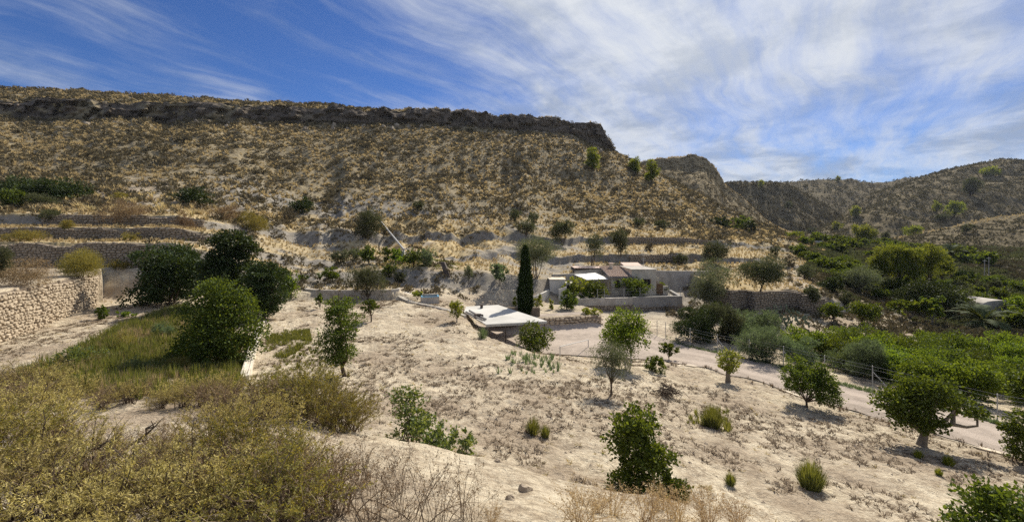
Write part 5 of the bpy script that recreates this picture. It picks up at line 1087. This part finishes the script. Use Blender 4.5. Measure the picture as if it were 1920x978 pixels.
# scrub on the rim of the cliff and on the hills behind
def on_mesh(o, n, seed):
    me_ = o.data; nv = len(me_.vertices); co = np.empty(nv*3, np.float32); me_.vertices.foreach_get('co', co); co = co.reshape(-1, 3)
    r = np.random.default_rng(seed); q = np.empty(len(me_.polygons)*4, np.int32); me_.loops.foreach_get('vertex_index', q); q = q.reshape(-1, 4)
    A, B, C = co[q[:, 0]], co[q[:, 1]], co[q[:, 3]]; ar_ = np.linalg.norm(np.cross(B-A, C-A), axis=1); k = r.choice(len(q), n, p=ar_/ar_.sum()); u_, v_ = r.random((2, n, 1))
    P = A[k]+(B[k]-A[k])*u_+(C[k]-A[k])*v_; return P.astype(float)
for nm, n, s0, s1, sd_ in (('second_hill', 11000, .9, 2.0, 3), ('far_hill', 6000, 1.8, 4.2, 4), ('back_hill', 4500, 2.2, 4.6, 5), ('right_hill', 16000, 1.4, 3.6, 6), ('low_hill', 5200, .9, 2.0, 7)):
    P = on_mesh(bpy.data.objects[nm], n, sd_); r = np.random.default_rng(sd_); m = r.random(n) < (.42 if nm in ('second_hill', 'low_hill') else .68)
    tyl = [tuft(8, .9, .6, .2, s) for s in range(4)]; dkl = [clump(14, .62, .5, .55, .34, s) for s in range(5)]
    scatter(nm.replace('hill', 'slope_scrub'), dkl, P[m, 0], P[m, 1], r.uniform(s0, s1, m.sum()), L_GYS if nm == 'second_hill' else L_FAR, Z=P[m, 2]-.1, seed=sd_)
    scatter(nm.replace('hill', 'slope_straw'), tyl, P[~m, 0], P[~m, 1], r.uniform(s0*.8, s1*.8, (~m).sum()), L_STR, Z=P[~m, 2]-.1, seed=sd_+20)
N = 30000; Y = 48+300*rng.random(N)**1.6; X = Y*rng.uniform(.62, 1.3, N); ok, px, py = in_frame(X, Y); X, Y, px = X[ok], Y[ok], px[ok]
g_ = (px > 1500+40*fbm(Y/20, X/20, 2, 3)) & (px < 2000) & (rng.random(len(X)) < np.where(Y > 70, .9, np.where((px < 1730) & (Y < 63), .06, .4))) & ~in_poly(X, Y, [(go.x-4, go.y-3), (go.x+5, go.y-3), (go.x+6, go.y+11), (go.x-4, go.y+11)])
v1 = g_ & (fbm(X/14, Y/14, 3, 61)+.1 > 0)
scatter('valley_herbs', dk, X[v1], Y[v1], rng.uniform(.5, 1.3, v1.sum())*np.interp(Y[v1], [50, 250], [.7, 1.8]), L_OLD, seed=15)
v2 = g_ & ~v1; scatter('valley_scrub', dk, X[v2], Y[v2], rng.uniform(.5, 1.2, v2.sum())*np.interp(Y[v2], [50, 250], [.7, 1.8]), L_FAR, seed=16)
# eroded terraces: straw strips and thin scrub
N = 26000; X = rng.uniform(-75, 75, N); Y = rng.uniform(43, 112, N); ok, px, py = in_frame(X, Y); X, Y, px = X[ok], Y[ok], px[ok]
Dk, Zk = col_at(px); band_ = (Dk <= Y).sum(0)-1
strip = np.isin(band_, [iT1b+1, iT1b+3, iT3t]) & (fbm(X/5, Y/3, 3, 85) > -.25) & (px < 1540)
inside = np.zeros(len(X), bool)
for poly, zp in PLAT[1:2]: inside |= in_poly(X, Y, poly)
strip &= ~inside
sm = [tuft(12, .42, .22, .05, s, .2) for s in range(5)]
scatter('straw_grass', sm, X[strip], Y[strip], rng.uniform(.6, 1.3, strip.sum()), L_STR, seed=8)
oth = ~strip & ~inside & (rng.random(len(X)) < .30) & (band_ >= iE) & ((px < 900) | (px > 1240)) & (band_ < iT3t+1)
scatter('terrace_scrub', dk, X[oth], Y[oth], rng.uniform(.35, .95, oth.sum()), L_GYS, seed=9)
pl = in_poly(X, Y, PLAT[2][0]); scatter('bed_straw', sm, X[pl], Y[pl], rng.uniform(.6, 1.0, pl.sum()), L_STR, seed=10)
# field: dry weeds, clods, small green weeds
N = 60000; X = rng.uniform(-45, 42, N); Y = 6+44*rng.random(N)**1.25; ok, px, py = in_frame(X, Y); X, Y, px, py = X[ok], Y[ok], px[ok], py[ok]
Dk, Zk = col_at(px); band_ = (Dk <= Y).sum(0)-1
field = (band_ >= NAMES.index('K2')) & (band_ <= iC) & ~((px > 1225) & (Y > Dk[iB]-.4, )[0]) & ~((px > 885) & (band_ >= iC)) & ~in_poly(X, Y, PLAT[0][0])
lit = fbm(X/2.2, Y/1.6, 3, 33)+.6*fbm(X/9, Y/9, 2, 35)
L_LIT = leaf_mat('weed_litter', (.17, .132, .09), (.36, .29, .205), .15, .8, .1, (1.1, 1.0, .8))
wd = [tuft(12, .055, .17, .022, s, .2) for s in range(6)]; gw = [tuft(10, .2, .12, .02, s+50, .2) for s in range(4)]
w1 = field & (lit > .05) & (rng.random(len(X)) < .85); scatter('dry_weeds', wd, X[w1], Y[w1], rng.uniform(.6, 1.9, w1.sum())*np.interp(Y[w1], [8, 40], [.8, 1.35]), L_LIT, zoff=-.01, seed=11)
w2 = field & (lit < .1) & (rng.random(len(X)) < .07); scatter('straw_weeds', wd, X[w2], Y[w2], rng.uniform(.6, 1.5, w2.sum()), L_STR, zoff=-.01, seed=12)
def clod(seed):
    r = np.random.default_rng(seed); v = np.array([(-1, 0, 0), (1, 0, 0), (0, -1, 0), (0, 1, 0), (0, 0, .8), (.6, .6, .3), (-.6, .6, .35), (.6, -.6, .3), (-.6, -.6, .35)], float)*r.uniform(.7, 1.2, (9, 3))
    return v, np.array([[1, 5, 4], [5, 3, 4], [3, 6, 4], [6, 0, 4], [0, 8, 4], [8, 2, 4], [2, 7, 4], [7, 1, 4]])
M_CLOD = plain_mat('pale_clod', (.36, .29, .21), (.55, .46, .35), 4, 1, .4, rnd=.5)
w3 = field & (rng.random(len(X)) < .16); scatter('pebbles', [clod(s) for s in range(6)], X[w3], Y[w3], .02+.07*rng.random(w3.sum())**2.5, M_CLOD, zoff=-.01, seed=13)
# weeds along both road edges
vp = rng.uniform(1250, 1960, 1500); vd = np.interp(vp, PXS, CON['B'][0])-rng.exponential(.25, 1500)-.02; vd2 = np.interp(vp, PXS, CON['D'][0])+rng.exponential(.35, 1500)-.25
for nm_, dd_, mt_ in (('verge_weeds', vd, L_LIT), ('fence_weeds', vd2, L_GRY)):
    gw2 = [tuft(12, .16, .15, .02, s+30, .3) for s in range(4)]; scatter(nm_, gw2, (vp-CX)/F*dd_, dd_, rng.uniform(.5, 1.7, 1500)*(rng.random(1500) < (.07 if nm_ == 'verge_weeds' else .7)), mt_, zoff=.0, seed=19)
# green grass patches
def patch(name, poly_px, n, protos, mat, lo, hi, seed, d=None):
    P = [ground(*q) for q in poly_px]; pl_ = [(p.x, p.y) for p in P]; xs = [p[0] for p in pl_]; ys = [p[1] for p in pl_]; r = np.random.default_rng(seed)
    X = r.uniform(min(xs), max(xs), n); Y = r.uniform(min(ys), max(ys), n); m = in_poly(X, Y, pl_) & (fbm(X/1.5, Y/1.5, 2, seed) > -.35+.5*(r.random(n)-.5)); return scatter(name, protos, X[m], Y[m], r.uniform(lo, hi, m.sum()), mat, seed=seed)
gt = [tuft(14, .5, .22, .02, s+80, .3) for s in range(6)]
patch('tall_grass', [(-60, 742), (40, 700), (120, 672), (215, 618), (330, 578), (420, 590), (450, 640), (452, 738), (300, 746)], 18000, gt, L_GRS, .6, 1.45, 41)
patch('seeding_grass', [(-60, 742), (40, 705), (100, 690), (205, 628), (330, 582), (420, 592), (450, 650), (452, 740), (300, 746)], 8500, gt, L_STR, .5, 1.2, 47)
gs = [tuft(10, .26, .16, .03, s+90, .3) for s in range(5)]
patch('green_grass', [(492, 668), (505, 622), (580, 618), (586, 640), (540, 670)], 2200, gs, L_GRS, .6, 1.3, 42)
patch('weedy_grass', [(505, 720), (520, 680), (600, 640), (640, 715), (560, 745)], 900, gs, L_GRS, .5, 1.1, 43)
patch('lush_grass', [(700, 508), (860, 508), (870, 495), (720, 490)], 2600, gs, L_GRS, .6, 1.1, 44)
patch('bank_grass', [(930, 700), (1050, 700), (1060, 672), (960, 662)], 160, gw, L_GRY, 1.0, 2.4, 45)
patch('slope_grass', [(1285, 800), (1370, 810), (1365, 770), (1300, 760)], 260, gw, L_GRS, .8, 2.0, 46)
def dome(n, h, R, w, seed):
    r = np.random.default_rng(seed); a = r.uniform(0, 6.3, n); q = np.sqrt(r.random(n)); B = np.stack([np.cos(a)*q*R*.55, np.sin(a)*q*R*.55, np.zeros(n)], -1)
    T = np.stack([np.cos(a)*q*R, np.sin(a)*q*R, h*np.sqrt(1-.72*q*q)*r.uniform(.6, 1.08, n)], -1)+r.normal(size=(n, 3))*h*.06; M = (B+T)/2; S_ = np.stack([-np.sin(a), np.cos(a), 0*a], -1)*w
    return np.stack([B-S_*.5, B+S_*.5, M+S_*.5, T, M-S_*.5], 1).reshape(-1, 3), np.arange(5*n).reshape(n, 5)
for px_, py_, h_, lb in ((1520, 914, 56, 'round spiky green grass clump alone on the lower right of the field'), (1370, 908, 24, 'small spiky green clump left of the round grass clump'), (1335, 800, 46, 'wispy green weed clump on the pale slope in the middle of the field'), (1000, 812, 34, 'tuft of green weed in the hollow behind the near bank'), (1022, 818, 24, 'small green weed right of the tuft in the hollow'), (905, 634, 26, 'grey-green tuft on the bank edge under the carport corner'), (1778, 872, 22, 'yellow-green tuft in the fig tree shadow'), (1722, 858, 18, 'paler tuft left of the yellow-green one in the fig shadow'), (1760, 890, 14, 'smallest yellow tuft below the fig tree')):
    p = ground(px_, py_); h = h_*p.y/F; v, q = dome(900 if h_ > 40 else 260, h, h*.55, .014, px_)
    r = thing('grass_clump', lb, 'grass clump', p); link('blades', raw_mesh('blade', v, [q], [L_YEL if 'yellow' in lb or 'paler' in lb else L_GRS if 'grey' not in lb else L_GRY]), r).name = 'blade'
def boulder(seed, n=10, m=7):
    r = np.random.default_rng(seed); t = np.linspace(0, math.pi, m); a = np.linspace(0, 2*math.pi, n, endpoint=False); V_ = []
    for i in t:
        for j in a: V_.append((math.sin(i)*math.cos(j), math.sin(i)*math.sin(j), math.cos(i)))
    V_ = np.array(V_); V_ = V_*(1+.28*fbm(V_[:, 0]*1.7+seed, V_[:, 1]*1.7+V_[:, 2]*2.1, 3, seed)[:, None]*1.6)
    return V_, np.array([[i*n+j, (i+1)*n+j, (i+1)*n+(j+1) % n, i*n+(j+1) % n] for i in range(m-1) for j in range(n)])
for px_, py_, w, h, k, lb in ((232, 652, 60, 34, 'scrubgreen', 'low olive weed clump at the upper edge of the tall grass'), (305, 632, 50, 30, 'grey', 'grey-green weed clump in the middle of the tall grass'), (150, 690, 90, 44, 'yellow', 'pale feathery yellow-green weed clump at the left edge of the tall grass'), (330, 700, 60, 34, 'scrubgreen', 'olive weed clump at the left foot of the big lit bush'), (250, 700, 70, 34, 'grey', 'grey-green weed clump in the lower part of the tall grass')):
    bush(k, px_, py_, w, h, lb, 'weed_clump', 'weed', dens=.7, mat=L_SHR if k == 'yellow' else None)
rk = np.random.default_rng(8); pk = rk.uniform(-40, 1150, 260); dk_ = np.interp(pk, PXS, CON['H2'][0])-rk.exponential(5, 260)-.5
scatter('scree', [boulder(s, 7, 5) for s in range(5)], (pk-CX)/F*dk_, dk_, .3+.9*rk.random(260)**3, M_STONE_DK, seed=31)
# brushwood pile
p = ground(1250, 742); a = MB(); r = np.random.default_rng(5)
for k in range(130):
    c = r.normal(size=3)*(.32, .25, .10)+(0, 0, .22); t = unit(r.normal(size=3)*(1, 1, .4)); a.tube([c-t*.28, c+t*.05+r.normal(size=3)*.03, c+t*.28], [.014, .012, .006], 4, False)
tag(a.obj('brushwood', B_BRN, None, p), 'heap of dry brown brushwood on the field below the roadside bushes', 'brushwood')
for px_, py_, s_, lb in ((985, 920, .10, 'dark rock lodged in the near bank'), (957, 936, .06, 'smaller dark stone left of the rock in the near bank'), (933, 866, .07, 'round dark stone in the hollow behind the near bank')):
    v, q = boulder(px_); p = ground(px_, py_); tag(link('rock', raw_mesh('rock', v*s_*(1, 1, 1.1), [q], [M_STONE_DK]), None, p-Vector((0, 0, .02))), lb, 'rock')

# ---- wiry foreground bushes: stems with tiny leaves
def wiry(R, H, nst, nleaf, seed, lean=0.0, L=.028, W=.010, stemw=.006):
    r = np.random.default_rng(seed); m = 6; t = np.linspace(0, 1, m); SV, SP, LP, LD = [], [], [], []; n0 = 0
    for k in range(nst):
        a = r.uniform(0, 2*math.pi); sp = R*r.random()**.6; h = H*r.uniform(.55, 1.08)*(1-.45*(sp/R)**2); b = r.normal(size=2)*R*.12
        e = np.array([b[0]+math.cos(a)*sp, b[1]+math.sin(a)*sp, h]); mid = np.array([b[0]+math.cos(a)*sp*.3, b[1]+math.sin(a)*sp*.3, h*.62]); p0 = np.array([b[0], b[1], -.05])
        C_ = ((1-t)**2)[:, None]*p0+(2*t*(1-t))[:, None]*mid+(t**2)[:, None]*e+r.normal(size=(m, 3))*.015*t[:, None]
        sd_ = unit(np.cross(C_[-1]-C_[0], r.normal(size=3))); w = stemw*(2.4 if k < 9 else 1.0)*(1-.75*t)[:, None]
        V = np.stack([C_-sd_*w, C_+sd_*w], 1).reshape(-1, 3); SV.append(V); SP.append(np.array([[2*i, 2*i+1, 2*i+3, 2*i+2] for i in range(m-1)])+n0); n0 += len(V)
        for j in range(6):                       # side twigs
            i0 = r.uniform(.5, 1.0); q0 = np.array([np.interp(i0, t, C_[:, i]) for i in range(3)]); d_ = unit(unit(C_[-1]-C_[-3])*.8+r.normal(size=3)*.7+(0, 0, .25)); ll = H*r.uniform(.10, .26); q1 = q0+d_*ll
            sd2 = unit(np.cross(d_, r.normal(size=3)))*stemw*.45; SV.append(np.array([q0-sd2, q0+sd2, q1+sd2*.3, q1-sd2*.3])); SP.append(np.array([[0, 1, 2, 3]])+n0); n0 += 4
            nn = max(2, int(nleaf/(nst*7)*2.1)) if r.random() < .48 else 1; f = r.random((nn, 1)); LP.append(q0+(q1-q0)*f); LD.append(d_*.7+r.normal(size=(nn, 3))*.7)
        nn = max(2, int(nleaf/(nst*7)*.8)); f = r.uniform(.7, 1, nn); LP.append(np.stack([np.interp(f, t, C_[:, i]) for i in range(3)], -1)); LD.append(unit(C_[-1]-C_[-2])*.6+r.normal(size=(nn, 3))*.7)
    P = np.concatenate(LP)+r.normal(size=(sum(map(len, LP)), 3))*.008; D = np.concatenate(LD)
    lv = leaf_quads(P, D, L*r.uniform(.6, 1.4, len(P)), W*r.uniform(.7, 1.3, len(P)), r)
    return (np.concatenate(SV), np.concatenate(SP)), lv
def wmesh(args, smat, lmat): s, l = wiry(**args); return raw_mesh('stem', s[0], [s[1]], [smat]), raw_mesh('foliage', l[0], [l[1]], [lmat])
WI = [wmesh(dict(R=.72, H=.72, nst=75, nleaf=5200, seed=s, L=.034, W=.009), B_BRN, L_SCR) for s in (1, 2, 3, 12)]
WG = [wmesh(dict(R=.8, H=.85, nst=120, nleaf=9500, seed=s, L=.034, W=.011), B_TWG, L_SCG) for s in (4, 5)]
WB = [wmesh(dict(R=.6, H=.65, nst=85, nleaf=2600, seed=s), B_TWG, L_BRN) for s in (6, 7)]
WD = [wmesh(dict(R=.6, H=.75, nst=34, nleaf=420, seed=s, stemw=.0032), B_TWG, L_BRN) for s in (8, 9)]
L_GLD = leaf_mat('golden_grass', (.27, .19, .11), (.56, .44, .27), .35, .8, .1, (1.1, 1.0, .8), vr=.4)
WS = [wmesh(dict(R=.45, H=.42, nst=62, nleaf=800, seed=s, stemw=.003), L_GLD, L_GLD) for s in (10, 11)]
fr = random.Random(21)
def wput(kind, px_, py_, s, label, grp, d=None):
    p = at_depth(px_, d) if d else ground(px_, py_)
    put('wiry_bush', label, 'bush', kind[fr.randrange(len(kind))], p, fr.uniform(0, 6.3), s, grp, ('stem', 'foliage'))
GA = ('yellow-green wiry scrub bush on the near bank at bottom left', 'yellow-green scrub of the near bank')
GB = ('dry brown twiggy bush among the yellow-green scrub of the near bank', 'dry brown bushes of the near bank')
for px_, py_, s in ((20, 975, .95), (110, 990, .9), (205, 995, .9), (320, 990, .9), (430, 985, .95), (530, 990, .85), (-30, 900, 1.0), (60, 900, .95), (165, 890, .8), (285, 925, .75), (365, 900, .95), (455, 905, .9), (-40, 815, 1.1), (40, 800, 1.1), (110, 815, .9), (400, 830, .9), (480, 820, 1.0), (560, 900, .8), (70, 745, 1.2), (0, 740, 1.3)):
    wput(WG if (px_ // 10) % 4 == 1 else WI, px_, py_, s, *GA)
for px_, py_, s in ((150, 960, .9), (275, 940, .8), (390, 950, .9), (500, 930, .95), (560, 960, .9), (300, 860, .7), (420, 780, 1.0), (215, 850, .5), (100, 860, .8), (380, 760, .8), (500, 780, 1.1), (610, 965, .8)):
    wput(WB, px_, py_, s, *GB)
for px_, py_, s in ((640, 965, .95), (700, 985, .95), (760, 970, .9), (820, 985, .85), (880, 975, .7), (680, 915, .7), (740, 930, .6), (610, 900, .8)):
    wput(WD, px_, py_, s, 'thin leafless grey twig bush at the bottom of the near bank', 'leafless twig bushes of the near bank')
for px_, py_, s in ((1090, 985, .9), (1150, 965, .75), (1210, 985, .95), (1270, 975, .9), (1330, 985, .9), (1120, 960, .55), (1385, 990, .8), (1240, 955, .6), (920, 990, .5)):
    wput(WS, px_, py_, s, 'straw-coloured dry grass bush at the bottom centre of the near bank', 'straw bushes of the near bank')
for px_, d_, s, lb in ((618, 8.3, 1.15, 'large rounded yellow-green bush on the bank crest left of the field'), (560, 8.6, 1.2, 'taller olive-green bush left of the large rounded one on the bank crest'), (655, 8.2, .85, 'lower right flank bush of the rounded yellow-green mound'), (500, 9.0, 1.0, 'olive-green bush at the foot of the white channel'), (585, 9.3, 1.0, 'olive-green bush behind the rounded bank crest bush')):
    wput(WG, px_, 0, s, lb, None, d_)
for px_, d_, s in ((20, 9.6, 1.0), (85, 9.4, .9), (150, 9.8, .8), (205, 9.2, .62), (262, 9.7, .7), (318, 9.1, .6), (372, 9.5, .85), (425, 9.0, .9), (120, 8.6, .7), (300, 8.4, .5), (190, 8.5, .6), (240, 8.8, .7), (345, 8.5, .6), (45, 8.5, .9), (-40, 9.5, 1.1)):
    wput(WB if fr.random() < .35 else WI, px_, 0, s, 'scrub bush along the crest of the near bank at left', 'scrub bushes along the bank crest', d_)
for px_, py_, w, h, k, lb in ((30, 735, 110, 70, 'scrubgreen', 'green scrub below the sunlit wall at the left edge'), (150, 725, 100, 90, 'yellow', 'pale yellow-green shrub with feathery tips in the lower left grass'), (170, 745, 80, 56, 'dark', 'dark green shrub in the hollow at lower left'), (240, 735, 80, 60, 'grey', 'grey-green low shrub right of the dark hollow shrub'), (340, 742, 90, 44, 'bright', 'fresh green low shrub below the big lit bush'), (80, 700, 100, 60, 'scrubgreen', 'olive scrub between path and grass at far left'), (390, 735, 60, 50, 'scrubgreen', 'brown-green scrub below the big lit bush')):
    bush(k, px_, py_, w, h, lb, 'scrub_bush', p=at_depth(px_, 12.5 if py_ > 720 else 16), dens=.9)

for px_, py_, L_, az, lb in ((190, 880, .7, .5, 'dark bare branch slanting up through the near scrub'), (60, 945, .8, .6, 'dark woody branch at the left edge of the near scrub'), (270, 868, .8, .05, 'long grey dead branch lying in the near scrub')):
    p = ground(px_, py_); a = MB(); d_ = np.array([math.cos(az), .15, math.sin(az)*.8+.12]); r = np.random.default_rng(px_)
    pts = [d_*L_*t+r.normal(size=3)*.03*(t > 0)+(0, 0, .12) for t in np.linspace(0, 1, 7)]; a.tube(pts, np.linspace(.02, .006, 7), 6)
    for k in (2, 3, 4, 5):
        q = pts[k]; e = q+unit(d_+r.normal(size=3)*.7)*L_*.35; a.tube([q, (q+e)/2+r.normal(size=3)*.03, e], [.012, .008, .003], 5)
    tag(a.obj('branch', B_BRN, None, p), lb, 'branch')
# ------------------------------------------------------------------ thin valley haze
def haze_box():
    m, q = new_mat('valley_haze'); o = q.n('ShaderNodeOutputMaterial')
    v = q.n('ShaderNodeVolumePrincipled', {'Color': (.80, .87, 1.0, 1), 'Density': HAZE, 'Anisotropy': .25}); q.put(o.inputs[1], v.outputs[0])
    a = MB(); a.box(-1500, 2600, -60, 1250, -40, 110); return tag(a.obj('haze', m), kind='stuff')
HAZE = .00005
haze_box()
